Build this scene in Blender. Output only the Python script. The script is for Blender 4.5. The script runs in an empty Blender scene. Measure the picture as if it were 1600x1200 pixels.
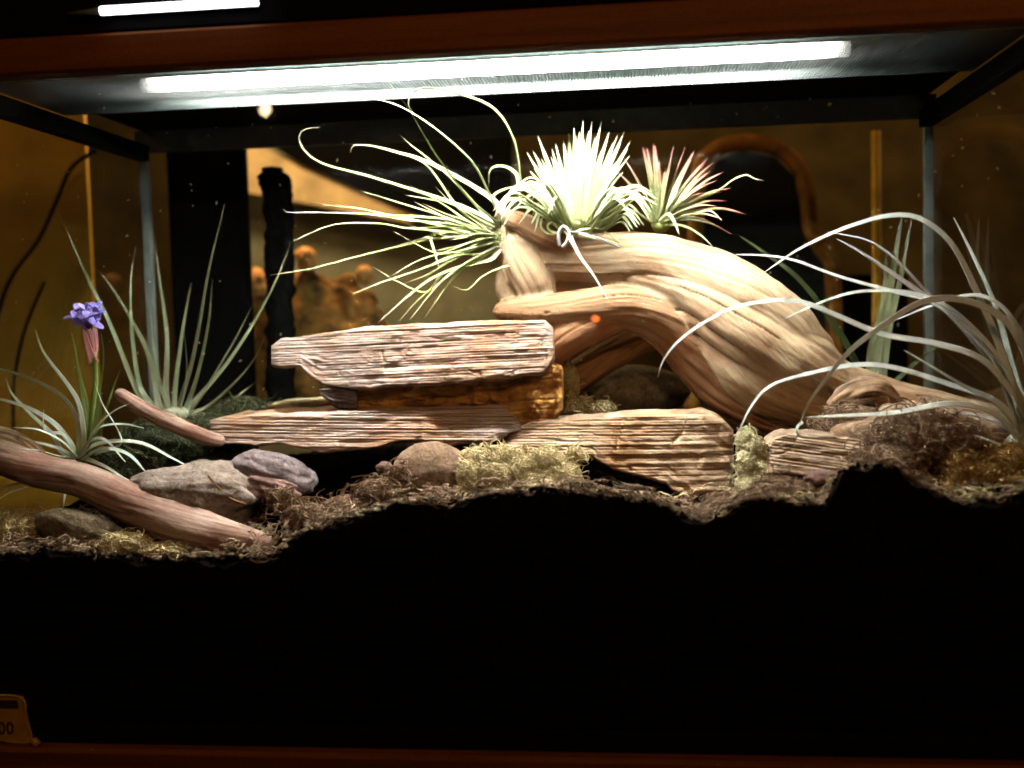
import bpy, math, random
import numpy as np
from mathutils import Vector, Matrix, Euler

random.seed(7)
rng = np.random.default_rng(11)
R = math.radians
scene = bpy.context.scene
col = scene.collection

# ------------------------------------------------------------------ camera
F = 1700.0                                   # focal length in photo pixels (1600 wide)
CAM = Vector((0.0, -0.80, 0.318))
ROT = (Matrix.Rotation(R(6.38), 3, 'Z') @ Matrix.Rotation(R(90 - 3.5), 3, 'X') @ Matrix.Rotation(R(-1.5), 3, 'Z'))
cd = bpy.data.cameras.new('camera'); cam = bpy.data.objects.new('camera', cd); col.objects.link(cam)
cam.location = CAM; cam.rotation_euler = ROT.to_euler()
cd.sensor_width = 36; cd.lens = 36 * F / 1600; cd.clip_start = 0.01; cd.clip_end = 50
cd.dof.use_dof = True; cd.dof.focus_distance = 0.92; cd.dof.aperture_fstop = 3.2
scene.camera = cam

# ------------------------------------------------------------------ world, lamps, exposure
w = bpy.data.worlds.new('World'); scene.world = w; w.use_nodes = True
w.node_tree.nodes['Background'].inputs[0].default_value = (1.0, 0.62, 0.3, 1)
w.node_tree.nodes['Background'].inputs[1].default_value = 0.0015
scene.view_settings.view_transform = 'Standard'; scene.view_settings.look = 'None'
scene.view_settings.exposure = 0.0; scene.view_settings.gamma = 1.0
scene.cycles.use_denoising = True
scene.cycles.max_bounces = 10; scene.cycles.transparent_max_bounces = 24
scene.cycles.sample_clamp_indirect = 6.0
scene.cycles.filter_width = 1.8
TUBE_L = 600.0

def lamp(name, loc, power, color, size):
    d = bpy.data.lights.new(name, 'POINT'); d.energy = power; d.color = color; d.shadow_soft_size = size
    o = bpy.data.objects.new(name, d); col.objects.link(o); o.location = loc; return o
lamp('room_lamp_front', (0.25, -1.15, 1.05), 18.0, (1.0, 0.52, 0.18), 0.05)
lamp('room_lamp_back', (-0.45, 0.60, 0.70), 9.0, (1.0, 0.66, 0.32), 0.05)
lamp('room_lamp_side', (0.95, 0.75, 1.2), 7.5, (1.0, 0.56, 0.22), 0.05)
lamp('room_lamp_left', (-1.05, 0.10, 0.85), 2.6, (1.0, 0.60, 0.22), 0.05)

# ------------------------------------------------------------------ geometry helpers
def pt(px, py, Y):
    d = ROT @ Vector(((px - 800) / F, -(py - 600) / F, -1.0))
    return CAM + d * ((Y - CAM.y) / d.y)
def mpp(Y):
    return (Y - CAM.y) / F

def _hash(ix, iy, iz, seed):
    h = (ix * 374761393 + iy * 668265263 + iz * 2147483647 + seed * 1274126177) & 0xFFFFFFFF
    h = ((h ^ (h >> 13)) * 1274126177) & 0xFFFFFFFF
    h = ((h ^ (h >> 15)) * 2246822519) & 0xFFFFFFFF
    return ((h ^ (h >> 16)) & 0xFFFFFF) / float(0xFFFFFF)
def noise(x, y=0.0, z=0.0, seed=0):
    x, y, z = np.broadcast_arrays(np.asarray(x, float), np.asarray(y, float), np.asarray(z, float))
    ix, iy, iz = np.floor(x).astype(np.int64), np.floor(y).astype(np.int64), np.floor(z).astype(np.int64)
    fx, fy, fz = x - ix, y - iy, z - iz
    fx, fy, fz = [f * f * (3 - 2 * f) for f in (fx, fy, fz)]
    r = 0
    for a in (0, 1):
        for b in (0, 1):
            for c in (0, 1):
                wgt = (fx if a else 1 - fx) * (fy if b else 1 - fy) * (fz if c else 1 - fz)
                r = r + wgt * _hash(ix + a, iy + b, iz + c, seed)
    return r
def fbm(x, y=0.0, z=0.0, seed=0, oct=4):
    s, a, t = 0, 1.0, 0
    for k in range(oct):
        f = 2.0 ** k
        s = s + a * noise(np.asarray(x) * f, np.asarray(y) * f, np.asarray(z) * f, seed + k * 17); t += a; a *= 0.5
    return s / t - 0.5

def spline(P, n):
    P = np.asarray(P, float); m = len(P)
    Q = np.vstack([2 * P[0] - P[1], P, 2 * P[-1] - P[-2]])
    d = np.concatenate([[0], np.cumsum(np.linalg.norm(np.diff(P[:, :3], axis=0), axis=1))])
    out = []
    for s in np.linspace(0, d[-1], n):
        i = min(max(int(np.searchsorted(d, s, side='right')) - 1, 0), m - 2)
        t = (s - d[i]) / max(d[i + 1] - d[i], 1e-9)
        p0, p1, p2, p3 = Q[i], Q[i + 1], Q[i + 2], Q[i + 3]
        out.append(0.5 * ((2 * p1) + (-p0 + p2) * t + (2 * p0 - 5 * p1 + 4 * p2 - p3) * t * t + (-p0 + 3 * p1 - 3 * p2 + p3) * t ** 3))
    return np.array(out)
def frames(C, ref):
    T = np.gradient(C, axis=0); T /= np.linalg.norm(T, axis=1)[:, None]
    N = np.zeros_like(C); n = np.asarray(ref, float)
    for i in range(len(C)):
        n = n - T[i] * np.dot(n, T[i])
        if np.linalg.norm(n) < 1e-6: n = np.array([0.0, 1, 0.01])
        n /= np.linalg.norm(n); N[i] = n
    return T, N, np.cross(T, N)

def tag(o, label=None, cat=None, group=None, kind=None):
    for k, v in (('label', label), ('category', cat), ('group', group), ('kind', kind)):
        if v: o[k] = v
    return o
def thing(name, loc, label, cat, group=None):
    o = bpy.data.objects.new(name, None); o.empty_display_size = 0.02; col.objects.link(o); o.location = loc
    return tag(o, label, cat, group)
def wpos(o):
    v = Vector((0, 0, 0))
    while o is not None:
        v = v + o.location; o = o.parent
    return v
def make(name, V, Fc, mat, parent=None, smooth=True, grain=None, tt=None, mats=None, fmat=None):
    V = np.asarray(V, float)
    org = Vector((float(V[:, 0].mean()), float(V[:, 1].mean()), float(V[:, 2].min())))
    me = bpy.data.meshes.new(name)
    me.from_pydata((V - np.array(org)).tolist(), [], [list(map(int, f)) for f in Fc])
    if smooth: me.polygons.foreach_set('use_smooth', [True] * len(me.polygons))
    me.materials.append(mat)
    if mats:
        for m in mats: me.materials.append(m)
        me.polygons.foreach_set('material_index', fmat)
    if grain is not None:
        a = me.attributes.new('grain', 'FLOAT_VECTOR', 'POINT'); a.data.foreach_set('vector', np.asarray(grain, float).ravel())
    if tt is not None:
        a = me.attributes.new('along', 'FLOAT', 'POINT'); a.data.foreach_set('value', np.asarray(tt, float).ravel())
    me.update()
    o = bpy.data.objects.new(name, me); col.objects.link(o)
    if parent is not None: o.parent = parent; o.location = org - wpos(parent)
    else: o.location = org
    return o
def grid_faces(nu, nv, close_v=True, off=0):
    out = []
    for i in range(nu - 1):
        for j in range(nv if close_v else nv - 1):
            k = (j + 1) % nv
            out.append((off + i * nv + j, off + i * nv + k, off + (i + 1) * nv + k, off + (i + 1) * nv + j))
    return out
def box_geo(a, b, bev=0.0):
    x0, y0, z0 = [min(a[i], b[i]) for i in range(3)]; x1, y1, z1 = [max(a[i], b[i]) for i in range(3)]
    if bev <= 0:
        V = [(x, y, z) for z in (z0, z1) for x, y in ((x0, y0), (x1, y0), (x1, y1), (x0, y1))]
        Fc = [(3, 2, 1, 0), (4, 5, 6, 7)] + [(i, (i + 1) % 4, 4 + (i + 1) % 4, 4 + i) for i in range(4)]
        return V, Fc
    b_ = bev; V = []
    for z, ins in ((z0, b_), (z0 + b_, 0), (z1 - b_, 0), (z1, b_)):
        V += [(x0 + b_, y0 + ins, z), (x1 - b_, y0 + ins, z), (x1 - ins, y0 + b_, z), (x1 - ins, y1 - b_, z),
              (x1 - b_, y1 - ins, z), (x0 + b_, y1 - ins, z), (x0 + ins, y1 - b_, z), (x0 + ins, y0 + b_, z)]
    Fc = grid_faces(4, 8) + [tuple(range(7, -1, -1)), tuple(range(24, 32))]
    return V, Fc
def box(name, a, b, mat, parent=None, bev=0.0):
    V, Fc = box_geo(a, b, bev); return make(name, V, Fc, mat, parent, smooth=False, grain=V)
def join_boxes(name, L, mat, parent=None):
    V, Fc = [], []
    for a, b in L:
        v, f = box_geo(a, b); Fc += [tuple(i + len(V) for i in q) for q in f]; V += v
    return make(name, V, Fc, mat, parent, smooth=False)
def tube_geo(C, rad, n=8, ref=(0, 0, 1)):
    C = np.asarray(C, float); rad = np.broadcast_to(np.asarray(rad, float), (len(C),))
    T, N, B = frames(C, ref); ph = np.linspace(0, 2 * np.pi, n, endpoint=False)
    V = (C[:, None, :] + rad[:, None, None] * (np.cos(ph)[None, :, None] * N[:, None, :] + np.sin(ph)[None, :, None] * B[:, None, :])).reshape(-1, 3)
    Fc = grid_faces(len(C), n) + [tuple(range(n - 1, -1, -1)), tuple(range(len(V) - n, len(V)))]
    return V, Fc
def tube(name, C, rad, mat, parent=None, n=10, ref=(0, 0, 1)):
    V, Fc = tube_geo(C, rad, n, ref); return make(name, V, Fc, mat, parent)

# ------------------------------------------------------------------ materials
class NB:
    def __init__(s, name):
        s.m = bpy.data.materials.new(name); s.m.use_nodes = True; s.t = s.m.node_tree
        s.t.nodes.clear(); s.out = s.n('ShaderNodeOutputMaterial')
    def n(s, t, **kw):
        nd = s.t.nodes.new(t)
        for k, v in kw.items(): setattr(nd, k, v)
        return nd
    def l(s, a, b): s.t.links.new(a, b)
    def ramp(s, fac, stops, interp='LINEAR'):
        r = s.n('ShaderNodeValToRGB'); e = r.color_ramp.elements; r.color_ramp.interpolation = interp
        while len(e) < len(stops): e.new(0.5)
        for i, (p, c) in enumerate(stops): e[i].position = p; e[i].color = (*c, 1)
        s.l(fac, r.inputs[0]); return r.outputs[0]
    def mix(s, fac, a, b, mode='MIX'):
        m = s.n('ShaderNodeMix', data_type='RGBA', blend_type=mode)
        for sock, v in ((m.inputs[0], fac), (m.inputs[6], a), (m.inputs[7], b)):
            if isinstance(v, (int, float)): sock.default_value = v
            elif isinstance(v, tuple): sock.default_value = (*v, 1)
            else: s.l(v, sock)
        return m.outputs[2]
    def noise(s, vec, scale, detail=4, rough=0.6, dist=0.0):
        q = s.n('ShaderNodeTexNoise'); q.inputs['Scale'].default_value = scale; q.inputs['Detail'].default_value = detail
        q.inputs['Roughness'].default_value = rough; q.inputs['Distortion'].default_value = dist
        if vec is not None: s.l(vec, q.inputs['Vector'])
        return q.outputs['Fac']
    def bsdf(s, colr, rough=0.8, bump=None, bstr=0.4, bdist=0.001, spec=0.3):
        b = s.n('ShaderNodeBsdfPrincipled'); b.inputs['Specular IOR Level'].default_value = spec
        if isinstance(colr, tuple): b.inputs['Base Color'].default_value = (*colr, 1)
        else: s.l(colr, b.inputs['Base Color'])
        if isinstance(rough, (int, float)): b.inputs['Roughness'].default_value = rough
        else: s.l(rough, b.inputs['Roughness'])
        if bump is not None:
            q = s.n('ShaderNodeBump'); q.inputs['Strength'].default_value = bstr; q.inputs['Distance'].default_value = bdist
            s.l(bump, q.inputs['Height']); s.l(q.outputs[0], b.inputs['Normal'])
        return b
    def done(s, sh): s.l(sh.outputs[0] if hasattr(sh, 'outputs') else sh, s.out.inputs[0]); return s.m
    def attr(s, name, scale=(1, 1, 1)):
        a = s.n('ShaderNodeAttribute', attribute_name=name); mp = s.n('ShaderNodeMapping')
        mp.inputs['Scale'].default_value = scale; s.l(a.outputs['Vector'], mp.inputs[0]); return mp.outputs[0]

def wood_mat(name, stops, along=9, across=170, fine=900, patch=None, patch_scale=14, rough=0.75, bstr=0.6, axis='x', spec=0.25, crack=0.0):
    b = NB(name)
    sc = (along, across, across) if axis == 'x' else (along, along * 1.5, across)
    v = b.attr('grain', sc); n1 = b.noise(v, 1.0, 6, 0.65, 0.4)
    v2 = b.attr('grain', tuple(q * 3.3 for q in sc)); n2 = b.noise(v2, 1.0, 3, 0.6)
    v3 = b.attr('grain', (1, 1, 1)); n3 = b.noise(v3, fine, 3, 0.6)
    m = b.n('ShaderNodeMath', operation='MULTIPLY_ADD'); b.l(n2, m.inputs[0]); m.inputs[1].default_value = 0.45; b.l(n1, m.inputs[2])
    m2 = b.n('ShaderNodeMath', operation='SUBTRACT'); b.l(m.outputs[0], m2.inputs[0]); m2.inputs[1].default_value = 0.22
    c = b.ramp(m2.outputs[0], stops)
    if patch:
        n4 = b.noise(v3, patch_scale, 4, 0.6)
        f = b.ramp(n4, [(0.42, (0, 0, 0)), (0.66, (1, 1, 1))]); c = b.mix(f, c, patch, 'MULTIPLY')
    v5 = b.attr('grain', tuple(q * .42 for q in sc)); n5 = b.noise(v5, 1.0, 3, 0.55, 0.6)
    ck = b.ramp(n5, [(0.468, (1, 1, 1)), (0.492, (.10, .06, .04)), (0.508, (.10, .06, .04)), (0.532, (1, 1, 1))])
    mk = b.ramp(b.noise(v3, 38, 3, 0.6), [(0.42, (0, 0, 0)), (0.58, (1, 1, 1))])
    if crack > 0:
        mm = b.n('ShaderNodeMath', operation='MULTIPLY'); b.l(mk, mm.inputs[0]); mm.inputs[1].default_value = crack; c = b.mix(mm.outputs[0], c, ck, 'MULTIPLY')
    c = b.mix(0.5, c, b.ramp(n3, [(0.3, (0.45, 0.45, 0.45)), (0.7, (1, 1, 1))]), 'MULTIPLY')
    h = b.n('ShaderNodeMath', operation='MULTIPLY_ADD'); b.l(n3, h.inputs[0]); h.inputs[1].default_value = 0.3; b.l(m2.outputs[0], h.inputs[2])
    return b.done(b.bsdf(c, rough, h.outputs[0], bstr, 0.0016, spec))

M = {}
def drift_mat():
    b = NB('driftwood'); v = b.attr('grain', (7, 210, 210)); n1 = b.noise(v, 1.0, 6, 0.6, 0.3); v0 = b.attr('grain'); n3 = b.noise(v0, 800, 4, 0.65); n4 = b.noise(v0, 22, 4, 0.6)
    c = b.ramp(n1, [(0.2, (.27, .155, .08)), (0.36, (.51, .36, .215)), (0.6, (.60, .45, .285)), (0.8, (.68, .54, .375))])
    c = b.mix(b.ramp(n4, [(0.45, (0, 0, 0)), (0.65, (.8, .8, .8))]), c, (.84, .64, .58), 'MULTIPLY')
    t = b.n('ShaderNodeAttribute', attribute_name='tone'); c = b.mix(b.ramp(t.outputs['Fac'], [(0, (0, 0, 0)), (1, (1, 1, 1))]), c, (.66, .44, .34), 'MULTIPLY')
    k = b.n('ShaderNodeAttribute', attribute_name='crack'); c = b.mix(b.ramp(k.outputs['Fac'], [(0.1, (0, 0, 0)), (.9, (.85, .85, .85))]), c, (.10, .05, .025))
    c = b.mix(0.4, c, b.ramp(n3, [(0.3, (.5, .5, .5)), (0.7, (1, 1, 1))]), 'MULTIPLY')
    h = b.n('ShaderNodeMath', operation='MULTIPLY_ADD'); b.l(n3, h.inputs[0]); h.inputs[1].default_value = 0.35; b.l(n1, h.inputs[2])
    return b.done(b.bsdf(c, 0.75, h.outputs[0], 0.7, 0.0014, 0.25))
M['drift'] = drift_mat()
M['drift_end'] = wood_mat('driftwood_pale', [(0.25, (.2, .11, .06)), (0.5, (.55, .39, .26)), (0.8, (.72, .58, .42))], 20, 160, 700)
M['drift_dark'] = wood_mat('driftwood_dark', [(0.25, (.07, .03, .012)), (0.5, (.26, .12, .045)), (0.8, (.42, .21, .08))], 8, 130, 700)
M['branch'] = wood_mat('branch_pink', [(0.22, (.16, .085, .06)), (0.4, (.34, .21, .16)), (0.7, (.50, .35, .28))], 7, 120, 800, (.66, .5, .45), 20, crack=.6)
M['block'] = wood_mat('weathered_block', [(0.22, (.07, .035, .022)), (0.38, (.32, .21, .16)), (0.55, (.51, .39, .335)), (0.8, (.74, .65, .62))], 4, 420, 700, (.78, .56, .36), 15, crack=.5, axis='z')
M['block_tan'] = wood_mat('weathered_block_tan', [(0.22, (.13, .07, .035)), (0.4, (.36, .23, .135)), (0.58, (.52, .36, .23)), (0.8, (.70, .58, .45))], 4, 400, 700, (.70, .52, .36), 15, crack=.5, axis='z')
M['block_amber'] = wood_mat('amber_wood', [(0.25, (.12, .045, .01)), (0.45, (.46, .21, .05)), (0.7, (.68, .38, .11))], 30, 60, 500, (.35, .2, .1), 34, axis='z')
M['fibre'] = wood_mat('fibrous_root', [(0.25, (.09, .05, .03)), (0.45, (.29, .19, .12)), (0.62, (.45, .33, .23)), (0.8, (.60, .48, .36))], 12, 210, 900, (.72, .56, .42), 30, crack=.8)
M['rail'] = wood_mat('stained_rail', [(0.2, (.06, .016, .002)), (0.5, (.125, .036, .004)), (0.8, (.17, .052, .007))], 3, 70, 400, None, rough=0.6, bstr=0.1, spec=0.12)

def stone_mat(name, c0, c1, c2, scale=60, bstr=0.7, spec=0.2):
    b = NB(name); tc = b.n('ShaderNodeTexCoord').outputs['Object']
    n1 = b.noise(tc, scale, 6, 0.65); n2 = b.noise(tc, scale * 5, 6, 0.75)
    c = b.ramp(n1, [(0.3, c0), (0.5, c1), (0.72, c2)]); c = b.mix(0.75, c, b.ramp(n2, [(0.35, (.3, .27, .25)), (0.62, (1, 1, 1))]), 'MULTIPLY')
    return b.done(b.bsdf(c, 0.95, n2, bstr, 0.004, spec))
M['stone_tan'] = stone_mat('stone_tan', (.20, .14, .11), (.32, .25, .205), (.44, .36, .30))
M['stone_purple'] = stone_mat('stone_purple', (.11, .075, .075), (.21, .16, .16), (.32, .265, .26))
M['stone_red'] = stone_mat('stone_red', (.12, .055, .045), (.24, .135, .115), (.34, .22, .19))
M['stone_brown'] = stone_mat('stone_brown', (.11, .06, .035), (.24, .145, .09), (.34, .23, .155))
M['stone_olive'] = stone_mat('stone_olive', (.14, .12, .08), (.27, .24, .17), (.36, .33, .25))
M['bark'] = stone_mat('bark', (.07, .04, .02), (.21, .15, .09), (.34, .27, .17), 90, 1.0)
M['soil'] = stone_mat('soil', (.003, .0022, .0015), (.007, .005, .0035), (.016, .011, .007), 120, 1.0, 0.0)

def leaf_mat(name, base, mid, tip, tpos=0.8, transl=0.25, var=0.25):
    b = NB(name)
    a = b.n('ShaderNodeAttribute', attribute_name='along'); oi = b.n('ShaderNodeObjectInfo')
    c = b.ramp(a.outputs['Fac'], [(0.0, base), (0.28, mid), (tpos, mid), (1.0, tip)])
    v = b.ramp(oi.outputs['Random'], [(0, (1 - var, 1 - var * .8, 1 - var)), (1, (1, 1, 1))]); c = b.mix(1.0, c, v, 'MULTIPLY')
    tc = b.n('ShaderNodeTexCoord').outputs['Object']; n = b.noise(tc, 400, 3, 0.6)
    c = b.mix(0.35, c, b.ramp(n, [(0.3, (.6, .6, .6)), (0.7, (1, 1, 1))]), 'MULTIPLY')
    p = b.bsdf(c, 0.55, n, 0.15, 0.0005, 0.35)
    t = b.n('ShaderNodeBsdfTranslucent'); b.l(c, t.inputs[0])
    mx = b.n('ShaderNodeMixShader'); mx.inputs[0].default_value = transl; b.l(p.outputs[0], mx.inputs[1]); b.l(t.outputs[0], mx.inputs[2])
    return b.done(mx)
M['leaf_long'] = leaf_mat('leaf_long', (.72, .76, .46), (.50, .57, .22), (.50, .42, .30), 0.72)
M['leaf_bright'] = leaf_mat('leaf_bright', (.74, .80, .34), (.84, .88, .52), (.84, .88, .56), 0.75, 0.6)
M['leaf_red'] = leaf_mat('leaf_red', (.60, .66, .34), (.46, .46, .22), (.44, .13, .12), 0.42, 0.3)
M['leaf_silver'] = leaf_mat('leaf_silver', (.68, .72, .66), (.70, .73, .68), (.72, .72, .66), 0.85, 0.18)
M['leaf_mauve'] = leaf_mat('leaf_mauve', (.40, .44, .36), (.46, .41, .40), (.48, .41, .41), 0.85, 0.18)
M['leaf_front'] = leaf_mat('leaf_front', (.50, .60, .40), (.72, .79, .72), (.74, .78, .70), 0.85, 0.18)
M['leaf_green'] = leaf_mat('leaf_green', (.22, .32, .08), (.20, .28, .07), (.24, .26, .10), 0.85, 0.3)
M['leaf_dim'] = leaf_mat('leaf_dim', (.07, .10, .035), (.07, .10, .035), (.10, .12, .05), 0.85, 0.2)
M['leaf_olive'] = leaf_mat('leaf_olive', (.42, .45, .32), (.27, .30, .165), (.28, .25, .15), 0.7, 0.25)
M['petal'] = leaf_mat('petal', (.36, .28, .82), (.37, .30, .90), (.46, .39, .94), 0.7, 0.35, 0.1)
M['bract'] = leaf_mat('bract', (.50, .24, .14), (.62, .26, .26), (.62, .30, .34), 0.7, 0.2, 0.1)
M['flower_eye'] = leaf_mat('flower_eye', (.10, .03, .16), (.10, .03, .16), (.12, .05, .2), 0.7, 0.1)

def plain(name, c, rough=0.6, spec=0.3, nscale=80, var=0.3, metal=0.0):
    b = NB(name); tc = b.n('ShaderNodeTexCoord').outputs['Object']; n = b.noise(tc, nscale, 4, 0.6)
    cc = b.mix(1.0, c, b.ramp(n, [(0.3, (1 - var,) * 3), (0.7, (1, 1, 1))]), 'MULTIPLY')
    p = b.bsdf(cc, rough, n, 0.1, 0.0005, spec); p.inputs['Metallic'].default_value = metal
    return b.done(p)
M['black'] = plain('black_plastic', (.004, .004, .0045), 0.85, 0.03)
M['grey_rim'] = plain('grey_rim', (.07, .07, .062), 0.7, 0.1)
M['white'] = plain('white_enamel', (.24, .32, .315), 0.7)
M['liner'] = plain('grey_liner', (.034, .047, .045), 0.9, 0.05)
M['wire'] = plain('screen_wire', (.014, .019, .018), 0.6)
M['steel'] = plain('steel_wire', (.62, .64, .70), 0.3, 0.5)  # pale non-metal colour carries the wire's bluish white glint
M['seam'] = plain('glass_seam', (.15, .18, .155), 0.5)
M['wall'] = plain('room_wall', (.22, .16, .06), 0.9, nscale=9, var=.6)
M['wall_pale'] = plain('pale_wall', (.36, .37, .28), 0.9, nscale=14, var=.5)
M['panel'] = plain('orange_panel', (.42, .24, .022), 0.7, nscale=12)
M['tan'] = plain('tan_board', (.80, .58, .32), 0.6, nscale=20, var=.5)
M['orange'] = plain('orange_wood', (.36, .15, .015), 0.6, nscale=45, var=.75)
M['heap'] = plain('brown_heap', (.34, .16, .03), 0.8, nscale=55, var=.93)
M['yellow'] = plain('yellow_wood', (.62, .36, .035), 0.5, nscale=30, var=.5)
M['orange_pot'] = plain('orange_glaze', (.80, .38, .12), 0.5, nscale=50)
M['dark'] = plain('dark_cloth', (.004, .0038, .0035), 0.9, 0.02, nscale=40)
M['olive'] = plain('olive_cloth', (.010, .010, .006), 0.9, nscale=30)
M['brass'] = plain('brass_tag', (.34, .18, .025), 0.4, 0.5, nscale=60)
M['tagdark'] = plain('tag_dark', (.03, .018, .006), 0.5)
M['table'] = plain('table', (.08, .04, .02), 0.6)
M['moss_y'] = plain('moss_yellow', (.60, .46, .23), 0.9, nscale=150, var=.5)
M['moss_p'] = plain('moss_pale', (.58, .50, .28), 0.9, nscale=150, var=.45)
M['moss_b'] = plain('moss_brown', (.18, .10, .055), 0.9, nscale=150, var=.5)
M['moss_r'] = plain('root_fibre', (.26, .16, .10), 0.9, nscale=150, var=.5)
M['moss_g'] = plain('moss_gold', (.32, .18, .05), 0.9, nscale=150, var=.5)
M['moss_green'] = plain('moss_green', (.05, .056, .022), 0.9, nscale=150, var=.5)

def emit(name, c, s):
    b = NB(name); e = b.n('ShaderNodeEmission'); e.inputs[0].default_value = (*c, 1); e.inputs[1].default_value = s; return b.done(e)
b = NB('fluorescent'); tc = b.n('ShaderNodeTexCoord').outputs['Object']; sx = b.n('ShaderNodeSeparateXYZ'); b.l(tc, sx.inputs[0])
ab = b.n('ShaderNodeMath', operation='ABSOLUTE'); b.l(sx.outputs[0], ab.inputs[0])
mr = b.n('ShaderNodeMapRange', interpolation_type='SMOOTHSTEP'); b.l(ab.outputs[0], mr.inputs[0])
for k, v in ((1, .20), (2, .295), (3, TUBE_L), (4, TUBE_L * .004)): mr.inputs[k].default_value = v
e = b.n('ShaderNodeEmission'); e.inputs[0].default_value = (1.0, 0.99, 0.92, 1); b.l(mr.outputs[0], e.inputs[1]); M['tube'] = b.done(e)   # emission drawn down toward both ends to imitate a soft bloom fade
M['tube_top'] = emit('fluorescent_small', (0.92, 0.92, 1.0), 6.0)
M['bulb'] = emit('bulb', (1.0, 0.72, 0.4), 70.0)
M['led'] = emit('led', (1.0, 0.16, 0.03), 60.0)
def glass(name, tint, f0=.035, f1=.92, rg=.02):
    b = NB(name); ge = b.n('ShaderNodeNewGeometry'); dt = b.n('ShaderNodeVectorMath', operation='DOT_PRODUCT')
    b.l(ge.outputs['Incoming'], dt.inputs[0]); b.l(ge.outputs['Normal'], dt.inputs[1])
    ab = b.n('ShaderNodeMath', operation='ABSOLUTE'); b.l(dt.outputs['Value'], ab.inputs[0])
    om = b.n('ShaderNodeMath', operation='SUBTRACT'); om.inputs[0].default_value = 1.0; b.l(ab.outputs[0], om.inputs[1])
    pw = b.n('ShaderNodeMath', operation='POWER'); b.l(om.outputs[0], pw.inputs[0]); pw.inputs[1].default_value = 5.0
    fr = b.n('ShaderNodeMath', operation='MULTIPLY_ADD'); b.l(pw.outputs[0], fr.inputs[0]); fr.inputs[1].default_value = f1; fr.inputs[2].default_value = f0
    t = b.n('ShaderNodeBsdfTransparent'); t.inputs[0].default_value = (*tint, 1); g = b.n('ShaderNodeBsdfGlossy'); g.inputs['Roughness'].default_value = rg
    mx = b.n('ShaderNodeMixShader'); b.l(fr.outputs[0], mx.inputs[0]); b.l(t.outputs[0], mx.inputs[1]); b.l(g.outputs[0], mx.inputs[2]); return b.done(mx)
M['glass'] = glass('pane_glass', (.985, .995, .985))
M['glass_back'] = glass('dusty_glass', (.97, .985, .97), .0025, .12, .15)

# ------------------------------------------------------------------ setting
XL, XR, D, ZT = -0.514, 0.293, 0.330, 0.504
tag(box('table_top', (-1.6, -0.06, -0.085), (1.4, 1.9, -0.06), M['table']), 'dark table top the terrarium and things behind it stand on', 'table', kind='structure')
tag(box('room_wall', (-2.4, 1.9, -0.8), (2.2, 1.95, 2.6), M['wall']), kind='structure', label='dim brown room wall far behind the terrarium', cat='wall')

# ------------------------------------------------------------------ terrarium
tank = thing('terrarium', (-0.09, 0.15, -0.06), 'long glass terrarium with stained wooden rails along its top and bottom', 'terrarium')
box('front_pane', (XL, 0.0, -0.02), (XR, 0.004, ZT + .003), M['glass'], tank)
box('back_pane', (XL, D, -0.02), (XR, D + .004, ZT), M['glass_back'], tank)
for x in (XL - .004, XR): box('side_pane', (x, 0.0045, -0.02), (x + .004, D - .0005, ZT), M['glass'], tank)
for x in (XL, XR): box('corner_seam', (x - .004, D - .010, -0.02), (x + .004, D - .002, ZT - .002), M['seam'], tank)
box('bottom_trim', (XL - .01, -0.006, -0.03), (XR + .01, -0.0005, 0.008), M['black'], tank, .001)
box('top_rail', (XL - .03, -0.022, ZT + .004), (XR + .03, -0.001, ZT + .031), M['rail'], tank, .002)
box('bottom_rail', (XL - .03, -0.022, -0.058), (XR + .03, -0.0065, -0.006), M['rail'], tank, .003)
box('top_rim', (XL - .006, D - .014, ZT - .002), (XR + .006, D - .0095, ZT + .021), M['grey_rim'], tank)
box('top_rim', (XL, 0.006, ZT - .012), (XL + .012, D - .02, ZT + .004), M['black'], tank)
box('top_rim', (XR - .012, 0.006, ZT - .012), (XR, D - .02, ZT + .004), M['black'], tank)
box('lid_panel', (XL, 0.147, ZT + .0215), (XR, D, ZT + .027), M['black'], tank)
wires = []
x0w, x1w, y0w, y1w = XL + .012, XR - .012, 0.006, 0.141
for x in np.arange(x0w, x1w, 0.0027): wires.append(((x, y0w, ZT + .0050), (x + .0006, y1w, ZT + .0053)))
for y in np.arange(y0w, y1w, 0.0027): wires.append(((x0w, y, ZT + .00535), (x1w, y + .0004, ZT + .00583)))
tag(join_boxes('mesh_screen', wires, M['wire'], tank), kind='stuff')

r_ = np.random.default_rng(77); V, Fc = [], []
for k in range(130):
    p = pt(r_.uniform(20, 1580), r_.uniform(130, 620), .0046); a = r_.uniform(0, 3.14); l_, w_ = r_.uniform(.0004, .0018), r_.uniform(.0003, .0007)
    u = Vector((math.cos(a) * l_, 0, math.sin(a) * l_)); v = Vector((-math.sin(a) * w_, 0, math.cos(a) * w_)); o = len(V)
    V += [tuple(p + q) for q in (u, v, -u, -v, Vector((0, .0006, 0)))]; Fc += [(o, o + 1, o + 2, o + 3), (o + 1, o, o + 4), (o + 2, o + 1, o + 4), (o + 3, o + 2, o + 4), (o, o + 3, o + 4)]
tag(make('dust_specks', V, Fc, plain('dust', (.80, .80, .76), 0.9), tank, smooth=False), kind='stuff')

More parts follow.
